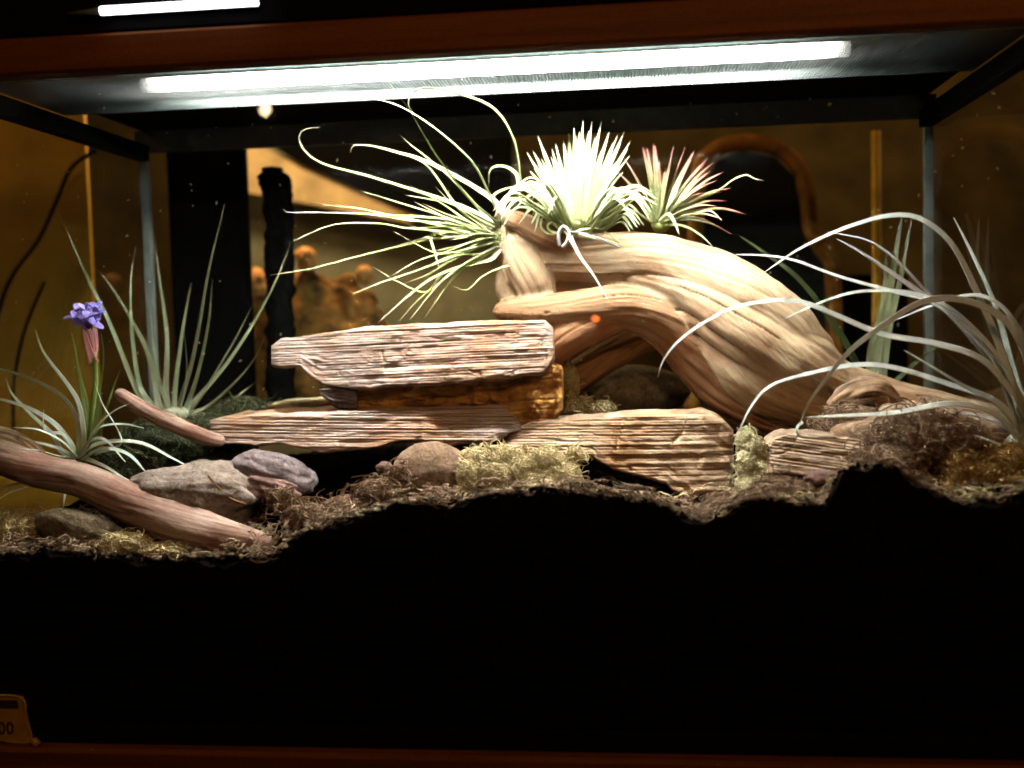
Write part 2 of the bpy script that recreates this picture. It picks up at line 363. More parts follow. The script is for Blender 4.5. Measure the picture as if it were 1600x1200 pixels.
hood = thing('lamp_hood', (-0.11, 0.09, ZT + .032), 'black lamp hood with a lit fluorescent tube lying over the mesh lid', 'lamp')
hx0, hx1 = -0.455, 0.235
box('hood_panel', (XL - .06, -0.016, ZT + .0325), (XR + .06, -0.002, ZT + .16), M['black'], hood, .002)
box('hood_panel', (hx0, 0.012, ZT + .008), (hx0 + .005, 0.146, ZT + .07), M['black'], hood)
box('hood_panel', (hx1, 0.012, ZT + .008), (hx1 + .005, 0.146, ZT + .07), M['black'], hood)
box('hood_panel', (hx0, 0.1415, ZT + .0125), (hx1, 0.146, ZT + .07), M['black'], hood)
box('reflector', (hx0 + .006, 0.012, ZT + .056), (hx1 - .001, 0.141, ZT + .060), M['white'], hood)
box('reflector', (hx0 + .006, 0.1365, ZT + .0070), (hx1 - .001, 0.1405, ZT + .055), M['liner'], hood)
tube('fluorescent_tube', [(-0.410, 0.100, ZT + .019), (0.175, 0.100, ZT + .019)], 0.0062, M['tube'], hood, 12)
for s, x in ((-1, -0.410), (1, 0.175)):
    tube('tube_socket', [(x, 0.100, ZT + .019), (x + s * .02, 0.100, ZT + .019)], 0.0085, M['grey_rim'], hood, 12)
# small strip light on the front of the hood
p0, p1, pe = pt(158, 17, -0.024), pt(402, 2, -0.024), pt(106, 22, -0.024)
sl = thing('strip_light', (p0 + p1) / 2, 'thin lit strip light on the black hood front at upper left', 'lamp')
tube('light_tube', [p0, p1], 0.0032, M['tube_top'], sl, 10)
tube('end_cap', [pe, p0 + (pe - p0) * .03], [0.0012, 0.0028], M['grey_rim'], sl, 10)
box('bracket', (pe.x, -0.0215, p0.z - .003), (p1.x, -0.0165, p0.z + .003), M['black'], sl)

# amber tag at lower left on the bottom rail
bp = [pt(-40, 1088, -0.012), pt(32, 1090, -0.012), pt(48, 1158, -0.012), pt(-40, 1158, -0.012)]
bt = thing('brass_tag', bp[3], 'small amber metal tag on the bottom rail at lower left corner', 'tag')
def plate(name, P, th, mat, parent):
    V = [tuple(p) for p in P] + [(p.x, p.y + th, p.z) for p in P]; n = len(P)
    return make(name, V, [tuple(range(n - 1, -1, -1)), tuple(range(n, 2 * n))] + [(i, (i + 1) % n, n + (i + 1) % n, n + i) for i in range(n)], mat, parent, smooth=False)
plate('plate', bp, 0.004, M['brass'], bt)
plate('dark_window', [pt(-30, 1094, -0.0135), pt(26, 1095, -0.0135), pt(28, 1106, -0.0135), pt(-30, 1106, -0.0135)], 0.0012, M['tagdark'], bt)
for a, b_ in (((-2, 1128), (8, 1146)), ((11, 1128), (21, 1146))):
    q = [pt(a[0], a[1], -.0125), pt(b_[0], a[1], -.0125), pt(b_[0], b_[1], -.0125), pt(a[0], b_[1], -.0125)]
    c = sum((v for v in q), Vector()) / 4
    ring = [(c.x + .0023 * math.cos(t), -.0128, c.z + .0042 * math.sin(t)) for t in np.linspace(0, 2 * np.pi, 15)]
    tube('embossed_mark', ring, 0.0008, M['tagdark'], bt, 6, (0, 1, 0))
tube('rim', spline([bp[0], bp[1], bp[1] + (bp[2] - bp[1]) * .5, bp[2], bp[2] + (bp[3] - bp[2]) * .5], 24), 0.0011, M['brass'], bt, 6, (0, 1, 0))
V, Fc = tube_geo([pt(51, 1156, -.016), pt(60, 1164, -.016)], 0.003, 10); make('rivet', V, Fc, M['brass'], bt)

# ------------------------------------------------------------------ things behind the tank
ZB = -0.06
def back_box(name, px0, py0, px1, Y, depth, mat, label, cat, bev=.004, zb=ZB):
    a, b = pt(px0, py0, Y), pt(px1, py0, Y)
    o = box(name, (a.x, Y, zb), (b.x, Y + depth, a.z), mat, None, bev); return tag(o, label, cat)
back_box('wooden_screen', -120, 150, 130, 0.50, 0.006, M['panel'], 'plain orange brown panel lit warmly outside the left glass', 'panel', bev=.001)
back_box('dark_cabinet', 252, 120, 374, 0.44, 0.02, M['dark'], 'tall narrow black cabinet behind the left part of the back glass', 'cabinet')
back_box('partition', 376, 190, 800, 1.05, 0.04, M['wall_pale'], 'pale greenish partition behind the long curly leaved air plant', 'partition')
# tan sloping board
P = [pt(384, 226, .93), pt(410, 228, .93), pt(640, 330, .93), pt(640, 348, .93), pt(384, 300, .93)]
tag(plate('tan_board', P, .03, M['tan'], None), 'tan board with a sloping top edge leaning behind the back glass', 'board')
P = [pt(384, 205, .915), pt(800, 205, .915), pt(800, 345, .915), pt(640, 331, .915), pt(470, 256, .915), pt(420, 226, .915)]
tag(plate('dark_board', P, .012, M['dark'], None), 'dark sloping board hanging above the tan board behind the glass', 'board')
# rough black post
C = [(425, 262), (432, 300), (436, 350), (438, 420), (440, 500), (440, 640)]
S = spline([list(pt(x, y, .40)) for x, y in C], 60); n = 20; ph = np.linspace(0, 2 * np.pi, n, endpoint=False); V = []
for i, c in enumerate(S):
    r = .0155 * (1 + 1.1 * fbm(np.cos(ph) * 1.8, np.sin(ph) * 1.8, i * .3, 5)) * (0.7 if i < 2 else 1)
    V += [(c[0] + a * math.cos(p), c[1] + a * math.sin(p), c[2]) for a, p in zip(r, ph)]
V = np.array(V)
tag(make('black_post', V, grid_faces(60, n) + [tuple(range(n - 1, -1, -1)), tuple(range(59 * n, 60 * n))], M['dark']), 'rough black upright post standing just behind the back glass', 'post')

def lump(name, c, rad, mat, parent=None, seed=0, rough=0.25, freq=1.6, nu=26, nv=36, flat=None, rot=0.0, power=1.0):
    c = np.array(c); V = []; th = np.linspace(0, np.pi, nu); ph = np.linspace(0, 2 * np.pi, nv, endpoint=False)
    for t in th:
        d = np.stack([np.sin(t) * np.cos(ph), np.sin(t) * np.sin(ph), np.full(nv, np.cos(t))], 1)
        if power != 1.0: d = np.sign(d) * np.abs(d) ** power
        r = 1 + rough * 2 * fbm(d[:, 0] * freq + 9, d[:, 1] * freq + 9, d[:, 2] * freq + 9, seed, 4)
        r = r * (1 + .05 * fbm(d[:, 0] * freq * 7 + 3, d[:, 1] * freq * 7 + 3, d[:, 2] * freq * 7 + 3, seed + 50, 4))
        if flat: r = r * (1 - flat * np.clip(np.abs(noise(d[:, 0] * 2.2 + 5, d[:, 1] * 2.2 + 5, d[:, 2] * 2.2 + 5, seed + 3) - .5) * 2, 0, 1))
        V.append(d * r[:, None])
    V = np.concatenate(V) * np.array(rad)
    ca, sa = math.cos(rot), math.sin(rot)
    V = np.stack([V[:, 0] * ca - V[:, 2] * sa, V[:, 1], V[:, 0] * sa + V[:, 2] * ca], 1) + c
    return make(name, V, grid_faces(nu, nv), mat, parent, grain=V)
def plump(name, px, py, Y, rx, rz, mat, label, cat, ry=None, **kw):
    s = mpp(Y); return tag(lump(name, pt(px, py, Y), (rx * s, (ry or (rx + rz) / 2) * s, rz * s), mat, None, **kw), label, cat, kw.get('group'))
# orange ornaments on a drape
plump('draped_cloth', 492, 548, .60, 128, 124, M['heap'], 'brown orange heap of cloth behind the back glass and black post', 'cloth', ry=40, seed=31, rough=.22, freq=4.5, nu=50, nv=70)
for i, (x, y, rx, rz, lb) in enumerate(((478, 404, 17, 19, 'bright orange round ornament just right of the black post'), (570, 430, 14, 16, 'small orange round ornament behind the drooping curly leaves'),
                          (402, 442, 22, 22, 'orange round ornament just left of the black post'))):
    e = pt(x, y, .585); s = mpp(.585)
    t = thing('ornament', (e.x, e.y, e.z - rz * s), lb, 'ornament')
    lump('knob', e, (rx * s, rx * s, rz * s), M['orange_pot'], t, seed=40 + i, rough=.3, freq=2.2)
# chair with arched back
ch = thing('chair', pt(1180, 500, .62), 'arched orange wooden chair back behind the right end of the driftwood', 'chair')
A = [(1080, 640), (1090, 300), (1110, 240), (1160, 222), (1215, 232), (1248, 262), (1262, 310), (1268, 360), (1294, 395), (1302, 440), (1304, 640)]
tube('back_frame', spline([list(pt(x, y, .62)) for x, y in A], 80), .0105, M['orange'], ch, 10, (0, 1, 0))
P = [pt(x, y, .63) for x, y in ((1092, 640), (1100, 300), (1120, 250), (1160, 235), (1210, 245), (1240, 275), (1252, 330), (1262, 380), (1290, 420), (1298, 640))]
plate('back_panel', P, .012, M['olive'], ch)
a = pt(1369, 205, .56)
tag(tube('yellow_rod', [(a.x, .56, ZB), (a.x, .56, a.z)], .0058, M['yellow'], None, 12), 'upright yellow wooden rod behind the right part of back glass', 'rod')
back_box('dark_box', 1300, 430, 1420, 0.66, 0.15, M['dark'], 'low black box behind the yellow rod at right', 'box')
# black cables outside the left glass
for C, r, lb in (([(150, 235), (112, 262), (88, 315), (60, 375), (20, 430), (0, 480), (-15, 560)], .0028, 'long black cable hanging in a curve before the orange panel'),
             ([(70, 440), (48, 490), (32, 540), (22, 600), (20, 680)], .0022, 'short black cable hanging lower down before the orange panel')):
    tag(tube('cable', spline([list(pt(x, y, .46)) for x, y in C], 50), r, M['dark'], None, 8), lb, 'cable')

# ------------------------------------------------------------------ soil
front = [(-80, 868), (0, 870), (110, 872), (210, 880), (330, 880), (430, 876), (470, 838), (560, 812), (640, 788), (700, 792), (760, 778), (850, 768), (930, 778), (1010, 788), (1068, 812), (1098, 826), (1125, 810), (1160, 792), (1190, 785), (1290, 796), (1318, 742), (1345, 732), (1400, 735), (1432, 762), (1500, 795), (1560, 788), (1640, 770)]
fw = np.array([list(pt(x, y, .006)) for x, y in front])
def ground_z(x, y):
    zf = np.interp(x, fw[:, 0], fw[:, 2])
    sm = np.interp(x, np.linspace(XL, XR, 9), [.143, .143, .147, .162, .168, .148, .160, .178, .18])
    t = np.clip((np.asarray(y) - .006) / .05, 0, 1); t = t * t * (3 - 2 * t)
    return zf * (1 - t) + sm * t + .035 * np.clip((np.asarray(y) - .02) / .25, 0, 1)
nx, ny = 260, 90
X, Yg = np.meshgrid(np.linspace(XL + .001, XR - .001, nx), np.linspace(.0055, D - .011, ny), indexing='ij')
Z = ground_z(X, Yg) + .014 * fbm(X * 85, Yg * 85, 2, 13, 4) * np.exp(-(Yg - .005) * 30) + .007 * fbm(X * 60, Yg * 60, 0, 3, 4) + .004 * fbm(X * 260, Yg * 260, 0, 8, 3)
V = np.stack([X, Yg, Z], -1).reshape(-1, 3).tolist(); Fc = grid_faces(nx, ny, False)
Fc = [f[::-1] for f in Fc]
o = len(V); V += [V[i * ny] for i in range(nx)]; o1 = len(V); V += [(x, .0055, -.015) for x in X[:, 0]]; Fc += [(o1 + i, o1 + i + 1, o + i + 1, o + i) for i in range(nx - 1)]
o2 = len(V); V += [(x, D - .011, -.015) for x in X[:, 0]]; Fc += [(o2 + i + 1, o2 + i, i * ny + ny - 1, (i + 1) * ny + ny - 1) for i in range(nx - 1)]
o3 = len(V); V += [(XL + .001, y, -.015) for y in Yg[0]]; Fc += [(o3 + j + 1, o3 + j, j, j + 1) for j in range(ny - 1)]
o4 = len(V); V += [(XR - .001, y, -.015) for y in Yg[0]]; Fc += [(o4 + j, o4 + j + 1, (nx - 1) * ny + j + 1, (nx - 1) * ny + j) for j in range(ny - 1)]
tag(make('soil', V, Fc, M['soil']), 'deep black soil filling the lower half of the terrarium', 'soil', kind='structure')

# ------------------------------------------------------------------ swept wood
def sweep(name, pts, mat, parent=None, nseg=160, nring=72, ridge=.14, kf=2.2, ls=5, twist=1.5, seed=0, rough=.08, squash=1.0, ends=(0.55, 0.55), fine=.02):
    A = np.array([[*pt(x, y, Y), r * mpp(Y)] for x, y, Y, r in pts]); S = spline(A, nseg)
    C, rad = S[:, :3], np.clip(S[:, 3], .0008, None)
    T, N, B = frames(C, (0, 1, 0.001))
    s = np.concatenate([[0], np.cumsum(np.linalg.norm(np.diff(C, axis=0), axis=1))])
    ph = np.linspace(0, 2 * np.pi, nring, endpoint=False); V = []; G = []
    tt = np.linspace(0, 1, nseg); rm = float(rad.mean())
    for i in range(nseg):
        a = ph + twist * s[i] * 4
        cx, cy = np.cos(a), np.sin(a)
        g = noise(cx * kf + 20, cy * kf + 20, s[i] * ls, seed); gr = np.clip(1 - np.abs(2 * g - 1) * 2.6, 0, 1) ** 1.5
        g2 = noise(cx * kf * 3.1 + 20, cy * kf * 3.1 + 20, s[i] * ls * 1.4, seed + 5); gr2 = np.clip(1 - np.abs(2 * g2 - 1) * 3, 0, 1)
        g3 = noise(cx * kf * 8 + 40, cy * kf * 8 + 40, s[i] * ls * 2.5, seed + 9) - .5
        q = 1 - ridge * gr - ridge * .45 * gr2 + fine * 2 * g3 + rough * 2 * fbm(np.cos(ph) * .9 + 9, np.sin(ph) * .9 + 9, s[i] * 22, seed + 2, 3)
        e = min(1.0, ends[0] + (1 - ends[0]) * (tt[i] / .035) ** .5) * min(1.0, ends[1] + (1 - ends[1]) * ((1 - tt[i]) / .035) ** .5)
        r = rad[i] * q * e
        V.append(C[i] + (r * np.cos(ph))[:, None] * N[i] * squash + (r * np.sin(ph))[:, None] * B[i])
        G.append(np.stack([np.full(nring, s[i]), cx * rm, cy * rm], 1))
    V = np.concatenate(V); G = np.concatenate(G); Fc = grid_faces(nseg, nring)
    for base, i, rev in ((0, 0, True), ((nseg - 1) * nring, nseg - 1, False)):
        k = len(V); V = np.vstack([V, C[i] + T[i] * (.25 * rad[i]) * (-1 if rev else 1)]); G = np.vstack([G, [s[i], 0, 0]])
        Fc += [((base + (j + 1) % nring, base + j, k) if rev else (base + j, base + (j + 1) % nring, k)) for j in range(nring)]
    return make(name, V, Fc, mat, parent, grain=G)

def blended(name, parts, voxel, mat, parent, seed=0, fold=.085, smooth=7):
    V, Fc, info = [], [], []
    for k, (pts, tone, squash) in enumerate(parts):
        A = np.array([[*pt(x, y, Y), r * mpp(Y)] for x, y, Y, r in pts]); S = spline(A, 150); C, rad = S[:, :3], np.clip(S[:, 3], .001, None)
        T, N, B = frames(C, (0, 1, 0.001)); sl_ = np.concatenate([[0], np.cumsum(np.linalg.norm(np.diff(C, axis=0), axis=1))])
        ph = np.linspace(0, 2 * np.pi, 40, endpoint=False); o = len(V); t = np.linspace(0, 1, 150)
        for i in range(150):
            e = min(1, .3 + .7 * (t[i] / .03) ** .5) * min(1, .3 + .7 * ((1 - t[i]) / .03) ** .5)
            q = rad[i] * e * (1 + .18 * fbm(np.cos(ph) * 1.1 + 9, np.sin(ph) * 1.1 + 9, sl_[i] * 20, seed + k, 3))
            V += (C[i] + (q * np.cos(ph))[:, None] * N[i] * squash + (q * np.sin(ph))[:, None] * B[i]).tolist()
        Fc += grid_faces(150, 40, True, o) + [tuple(range(o + 39, o - 1, -1)), tuple(range(o + 149 * 40, o + 150 * 40))]
        info.append((C, T, N, B, rad, sl_, tone))
    me = bpy.data.meshes.new('tmp'); me.from_pydata(V, [], Fc); to = bpy.data.objects.new('tmp', me); col.objects.link(to)
    md = to.modifiers.new('r', 'REMESH'); md.mode = 'VOXEL'; md.voxel_size = voxel
    dg = bpy.context.evaluated_depsgraph_get(); m2 = bpy.data.meshes.new_from_object(to.evaluated_get(dg))
    bpy.data.objects.remove(to); bpy.data.meshes.remove(me)
    n = len(m2.vertices); co = np.empty(n * 3); m2.vertices.foreach_get('co', co); co = co.reshape(-1, 3)
    ed = np.empty(len(m2.edges) * 2, np.int32); m2.edges.foreach_get('vertices', ed); ed = ed.reshape(-1, 2)
    deg = np.bincount(ed.ravel(), minlength=n)[:, None]
    for _ in range(smooth):
        acc = np.stack([np.bincount(ed[:, 0], co[ed[:, 1], c], n) + np.bincount(ed[:, 1], co[ed[:, 0], c], n) for c in range(3)], 1); co = co * .4 + acc / deg * .6
    best = np.full(n, 1e9); G = np.zeros((n, 3)); ang = np.zeros((n, 2)); rr = np.zeros(n); tone_ = np.zeros(n)
    for k, (C, T, N, B, rad, sl_, tone) in enumerate(info):
        for a in range(0, n, 20000):
            P = co[a:a + 20000]; d2 = ((P[:, None, :] - C[None]) ** 2).sum(2) / (rad[None] ** 2); ix = d2.argmin(1); b_ = d2[np.arange(len(P)), ix]
            up = b_ < best[a:a + 20000]; w_ = np.where(up)[0] + a; ix = ix[up]; dl = co[w_] - C[ix]
            x_, y_ = (dl * N[ix]).sum(1), (dl * B[ix]).sum(1); z_ = sl_[ix] + (dl * T[ix]).sum(1)
            best[w_] = b_[up]; G[w_] = np.stack([z_ + k * 1.7, x_, y_], 1); h = np.hypot(x_, y_) + 1e-6
            ang[w_] = np.stack([x_ / h, y_ / h], 1); rr[w_] = rad[ix]; tone_[w_] = tone
    m2.vertices.foreach_set('co', co.ravel()); m2.update(); nr = np.empty(n * 3); m2.vertex_normals.foreach_get('vector', nr); nr = nr.reshape(-1, 3)
    tw = G[:, 0] * 5; cx = ang[:, 0] * np.cos(tw) - ang[:, 1] * np.sin(tw); cy = ang[:, 0] * np.sin(tw) + ang[:, 1] * np.cos(tw)
    amp = np.minimum(rr * fold, .0062)
    f1 = np.abs(2 * noise(cx * 1.9 + 9, cy * 1.9 + 9, G[:, 0] * 5, seed + 1) - 1); f2 = np.abs(2 * noise(cx * 4.2 + 9, cy * 4.2 + 9, G[:, 0] * 7, seed + 2) - 1)
    f3 = noise(cx * 15 + 30, cy * 15 + 30, G[:, 0] * 14, seed + 3) - .5; f4 = noise(cx * 34 + 60, cy * 34 + 60, G[:, 0] * 20, seed + 8) - .5
    crk = np.clip(1 - np.abs(noise(cx * 3.1 + 50, cy * 3.1 + 50, G[:, 0] * 4, seed + 4) - .5) * 30, 0, 1) * np.clip((noise(G[:, 0] * 22, cx * 2 + 7, cy * 2 + 7, seed + 5) - .52) * 8, 0, 1)
    dsp = -amp * np.clip(1 - f1 * 2.4, 0, 1) ** 1.4 - amp * .24 * np.clip(1 - f2 * 2.6, 0, 1) + .0008 * f3 + .0006 * f4 - .0034 * crk + .002 * fbm(co[:, 0] * 50, co[:, 1] * 50, co[:, 2] * 50, seed + 6, 3)
    co = co + nr * dsp[:, None]
    org = np.array([co[:, 0].mean(), co[:, 1].mean(), co[:, 2].min()]); m2.vertices.foreach_set('co', (co - org).ravel())
    for nm, ty, arr, ky in (('grain', 'FLOAT_VECTOR', G, 'vector'), ('tone', 'FLOAT', tone_, 'value'), ('crack', 'FLOAT', np.clip(crk + .5 * np.clip(1 - f1 * 14, 0, 1), 0, 1), 'value')):
        at = m2.attributes.new(nm, ty, 'POINT'); at.data.foreach_set(ky, np.asarray(arr, float).ravel())
    m2.polygons.foreach_set('use_smooth', [True] * len(m2.polygons)); m2.materials.clear(); m2.materials.append(mat); m2.name = name; m2.update()
    o = bpy.data.objects.new(name, m2); col.objects.link(o); o.parent = parent; o.location = Vector(org) - wpos(parent); return o

dw = thing('driftwood', pt(1200, 680, .18), 'large arched tan driftwood log carrying the bright air plants', 'driftwood')
blended('trunk', [
    ([(806, 394, .195, 20), (860, 402, .195, 38), (930, 408, .195, 46), (1010, 418, .195, 60), (1090, 455, .195, 82), (1160, 518, .195, 102), (1220, 580, .195, 97), (1290, 624, .20, 74), (1380, 638, .205, 50), (1470, 648, .21, 34), (1560, 655, .215, 18)], 0.0, .85),
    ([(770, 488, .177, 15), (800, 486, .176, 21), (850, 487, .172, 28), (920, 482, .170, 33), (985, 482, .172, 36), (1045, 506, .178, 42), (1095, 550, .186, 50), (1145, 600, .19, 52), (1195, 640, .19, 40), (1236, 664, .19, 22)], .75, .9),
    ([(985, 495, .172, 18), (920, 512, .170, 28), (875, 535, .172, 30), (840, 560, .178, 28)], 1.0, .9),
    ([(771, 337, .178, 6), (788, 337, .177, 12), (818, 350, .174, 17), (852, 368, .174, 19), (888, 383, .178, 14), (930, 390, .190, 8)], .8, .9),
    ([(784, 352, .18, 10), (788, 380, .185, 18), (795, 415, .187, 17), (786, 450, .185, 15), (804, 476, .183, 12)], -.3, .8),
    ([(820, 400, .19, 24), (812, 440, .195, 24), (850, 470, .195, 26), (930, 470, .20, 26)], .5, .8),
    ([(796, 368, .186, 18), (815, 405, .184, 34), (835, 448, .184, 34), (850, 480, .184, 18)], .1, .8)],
    .0014, M['drift'], dw, 3)
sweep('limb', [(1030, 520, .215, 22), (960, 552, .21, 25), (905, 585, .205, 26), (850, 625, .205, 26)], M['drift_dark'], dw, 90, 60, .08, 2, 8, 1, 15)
sweep('knot', [(1296, 640, .145, 12), (1330, 620, .14, 24), (1370, 618, .14, 28), (1405, 640, .145, 14)], M['fibre'], dw, 70, 44, .25, 2.2, 20, 2, 28, .15)

def branch(name, pts, mat, label, cat, **kw):
    return tag(sweep(name, pts, mat, None, **kw), label, cat)
branch('branch', [(-40, 705, .075, 30), (0, 715, .07, 31), (60, 735, .062, 30), (130, 752, .055, 29), (210, 790, .048, 34), (290, 822, .040, 36), (370, 846, .034, 30), (432, 858, .032, 18)], M['branch'], 'thick pinkish brown branch lying across the front left corner', 'branch', nseg=200, nring=80, ridge=.045, kf=2, ls=6, seed=33, rough=.09, fine=.012)
branch('branch_stump', [(-30, 690, .085, 22), (5, 690, .082, 24), (40, 702, .078, 20), (66, 716, .072, 12)], M['fibre'], 'greyish rounded wood stump behind the left end of branch', 'branch', nseg=60, nring=48, ridge=.15, seed=35, rough=.12)
branch('twig', [(182, 612, .10, 10), (215, 634, .105, 13), (260, 658, .11, 14), (320, 683, .118, 13), (350, 690, .125, 10)], M['branch'], 'smooth grey brown twig pointing up left from the lower block', 'twig', nseg=80, nring=36, ridge=.06, seed=37, rough=.05)
branch('stick', [(962, 556, .26, 4), (978, 600, .26, 5.5), (996, 648, .26, 6)], M['drift_end'], 'thin tan stick standing under the driftwood arch', 'stick', nseg=40, nring=16, ridge=.08, seed=39)

# ------------------------------------------------------------------ layered blocks
def slab(name, top, bot, Y0, Y1, mat, parent=None, lean=.006, strata=.0026, nlay=9, seed=0, nx=170, nf=90, wav=.25, topbow=.0, belly=0.0, fold=None, rugged=0.0):
    top, bot = np.array(top, float), np.array(bot, float)
    xs = np.linspace(top[0, 0], top[-1, 0], nx); V = []; nt = 8; hpx = float(np.mean(bot[:, 1]) - np.mean(top[:, 1])); fo = None if fold is None else np.array(fold)
    for i, x in enumerate(xs):
        ty = np.interp(x, top[:, 0], top[:, 1]); by = np.interp(x, bot[:, 0], bot[:, 1])
        u = (x - xs[0]) / (xs[-1] - xs[0])
        ty += 3.0 * fbm(x * .035, 3.3, 0, seed, 3) * 2; by += 4.0 * fbm(x * .05, 7.7, 0, seed + 1, 3) * 2
        ed = min(1, min(u, 1 - u) / .02)
        col_ = []
        v = np.linspace(1, 0, nf)
        yy_ = ty + (by - ty) * v - (top[0, 1] + (top[-1, 1] - top[0, 1]) * u) * .75
        lay = -yy_ * nlay / hpx + wav * fbm(x * .006, 1.1, 0, seed + 2, 2) + .12 * fbm(np.full(nf, x * .01), v * 5, 0, seed + 3, 2)
        h = noise(lay * 1.0, x * .003, 0, seed + 4) * .6 + noise(lay * 2.3, x * .005, 0, seed + 5) * .4
        gro = np.clip(1 - np.abs(np.mod(lay * 1.6 + .3 * noise(lay, 0, 0, seed), 1) - .5) * 5, 0, 1)
        d = strata * (h - .5) * 2 - strata * .7 * gro * (0.3 + noise(x * .012, lay, 0, seed + 6)) + .0014 * fbm(np.full(nf, x * .06), v * 12, 0, seed + 7, 3) * 2
        d += rugged * 2 * fbm(np.full(nf, x * .028), v * 2.2, 0, seed + 20, 4)
        d -= .010 * np.clip(noise(x * .022, v * 5, 0, seed + 31) - .74, 0, 1) + .0022 * np.clip(1 - np.abs(noise(x * .03 + .8 * v, v * .7, 0, seed + 33) - .5) * 40, 0, 1) * (noise(x * .01, v * 4, 0, seed + 36) > .58)
        d += .003 * fbm(np.full(nf, x * .012), v * 1.2, 0, seed + 8, 2)
        for vi, di in zip(v, d):
            rnd = -0.003 * (max(0, .06 - vi) / .06) ** 2 - 0.003 * (max(0, vi - .95) / .05) ** 2
            Yf = Y0 + (0 if fo is None else float(np.interp(x, fo[:, 0], fo[:, 1]))) + lean * (1 - vi) - (di + rnd) + (1 - ed) * .006 - belly * math.sin(vi * math.pi)
            p = pt(x, ty + (by - ty) * vi, Yf); col_.append((p.x, p.y, p.z))
        pt_, pb = col_[-1], col_[0]
        for k in range(1, nt):
            q = k / (nt - 1); yy = pt_[1] + (Y1 - pt_[1]) * q
            col_.append((pt_[0], yy, pt_[2] - topbow * q + .002 * fbm(x * .05, q * 3, 0, seed + 9, 2)))
        for k in range(0, nt):
            q = k / (nt - 1); col_.append((pb[0], Y1 + (pb[1] + .0015 - Y1) * q, pb[2] - (.002 if 0 < k < nt - 1 else 0)))
        V += col_
    nv = nf + nt - 1 + nt; V = np.array(V)
    Fc = [f[::-1] for f in grid_faces(nx, nv)] + [tuple(range(nv)), tuple(range((nx - 1) * nv + nv - 1, (nx - 1) * nv - 1, -1))]
    return make(name, V, Fc, mat, parent, grain=V)

ub = thing('wood_block', pt(720, 655, .15), 'topmost weathered block of layered wood with an amber underside', 'wood block')
slab('layered_top', [(424, 540), (440, 530), (470, 527), (555, 513), (640, 507), (760, 502), (850, 499), (864, 512)], [(424, 570), (470, 574), (486, 590), (505, 603), (560, 608), (605, 605), (700, 598), (800, 590), (850, 582), (864, 560)], .118, .20, M['block'], ub, .019, .0019, 11, 51, fold=[(424, .03), (500, .020), (565, .004), (600, 0), (740, .002), (864, .004)])
slab('amber_foot', [(548, 605), (600, 602), (700, 596), (800, 588), (860, 566), (878, 575)], [(548, 640), (640, 644), (760, 645), (800, 668), (860, 664), (878, 640)], .142, .20, M['block_amber'], ub, .0, .002, 2.5, 53, wav=.6, rugged=.011)
slab('pale_foot', [(498, 608), (520, 606), (560, 606)], [(498, 612), (520, 634), (560, 640)], .136, .165, M['stone_purple'], ub, .0, .0008, 3, 54, nx=30, nf=24)
tag(slab('wood_block', [(328, 657), (350, 650), (430, 648), (540, 641), (640, 638), (770, 632), (800, 634), (822, 664)], [(328, 690), (380, 696), (440, 693), (500, 706), (570, 702), (640, 688), (690, 694), (760, 692), (822, 672)], .108, .21, M['block'], None, .016, .0021, 7, 57, fold=[(328, .018), (430, .008), (500, 0), (660, .002), (700, .010), (770, .012), (822, .026)]), 'long low layered wood block directly under the topmost block', 'wood block')
mb = tag(slab('wood_block', [(790, 676), (830, 660), (900, 654), (960, 650), (1100, 645), (1130, 656), (1146, 672)], [(790, 700), (860, 712), (925, 716), (960, 735), (1040, 758), (1090, 790), (1130, 784), (1146, 772)], .100, .17, M['block_tan'], None, .018, .0016, 12, 61, fold=[(790, .02), (850, .012), (925, .010), (955, 0), (1100, .0), (1146, .008)]), 'chunky tan layered wood block left of the pale moss column', 'wood block')
tag(slab('flat_board', [(385, 640), (430, 628), (520, 624), (570, 627)], [(385, 652), (430, 650), (520, 646), (570, 644)], .212, .26, M['moss_p'], None, .0, .0008, 2, 63, nx=40, nf=12), 'pale yellow flat slab behind the lower wood block', 'slab')
tag(slab('root_wood', [(1200, 690), (1230, 676), (1300, 680), (1360, 692), (1420, 712), (1440, 735)], [(1200, 740), (1240, 745), (1300, 740), (1340, 730), (1400, 752), (1440, 758)], .062, .12, M['fibre'], None, .02, .0026, 6, 65), 'pinkish fibrous root wood lying right of the pale moss column', 'root')
rb = tag(lump('root_ball', pt(1450, 700, .115), (.075, .05, .04), M['fibre'], None, 67, .3, 2.2, 60, 80), 'brown fibrous root mass behind the front soil at right', 'root')

# ------------------------------------------------------------------ stones and bark
plump('stone', 305, 775, .075, 112, 52, M['stone_tan'], 'large rounded tan stone behind the thick branch', 'stone', ry=70, seed=71, rough=.2, freq=2.2, power=.75, nu=60, nv=84)
plump('stone', 428, 740, .092, 70, 34, M['stone_purple'], 'purplish grey angular stone under the lower wood block', 'stone', ry=45, seed=73, rough=.22, freq=1.5, flat=.12, rot=-.3, power=.85, nu=50, nv=70)
plump('stone', 422, 766, .068, 56, 22, M['stone_red'], 'reddish splintered chip in front of the purplish stone', 'stone', ry=25, seed=75, rough=.3, flat=.3, rot=-.2, freq=2.6)
plump('stone', 676, 740, .088, 64, 52, M['stone_brown'], 'round brown stone under the middle of the wood blocks', 'stone', ry=50, seed=77, rough=.1, nu=44, nv=60)
plump('stone', 600, 730, .085, 13, 9, M['stone_red'], 'tiny pink pebble left of the round brown stone', 'stone', seed=79)
plump('stone', 985, 612, .25, 90, 42, M['stone_olive'], 'grey olive stone seen through the driftwood arch', 'stone', ry=50, seed=81, rough=.12, nu=40, nv=56)
plump('stone', 1286, 748, .05, 30, 13, M['stone_red'], 'small pink stone beneath the fibrous root wood', 'stone', seed=83, rough=.3, freq=2.6, power=.8)
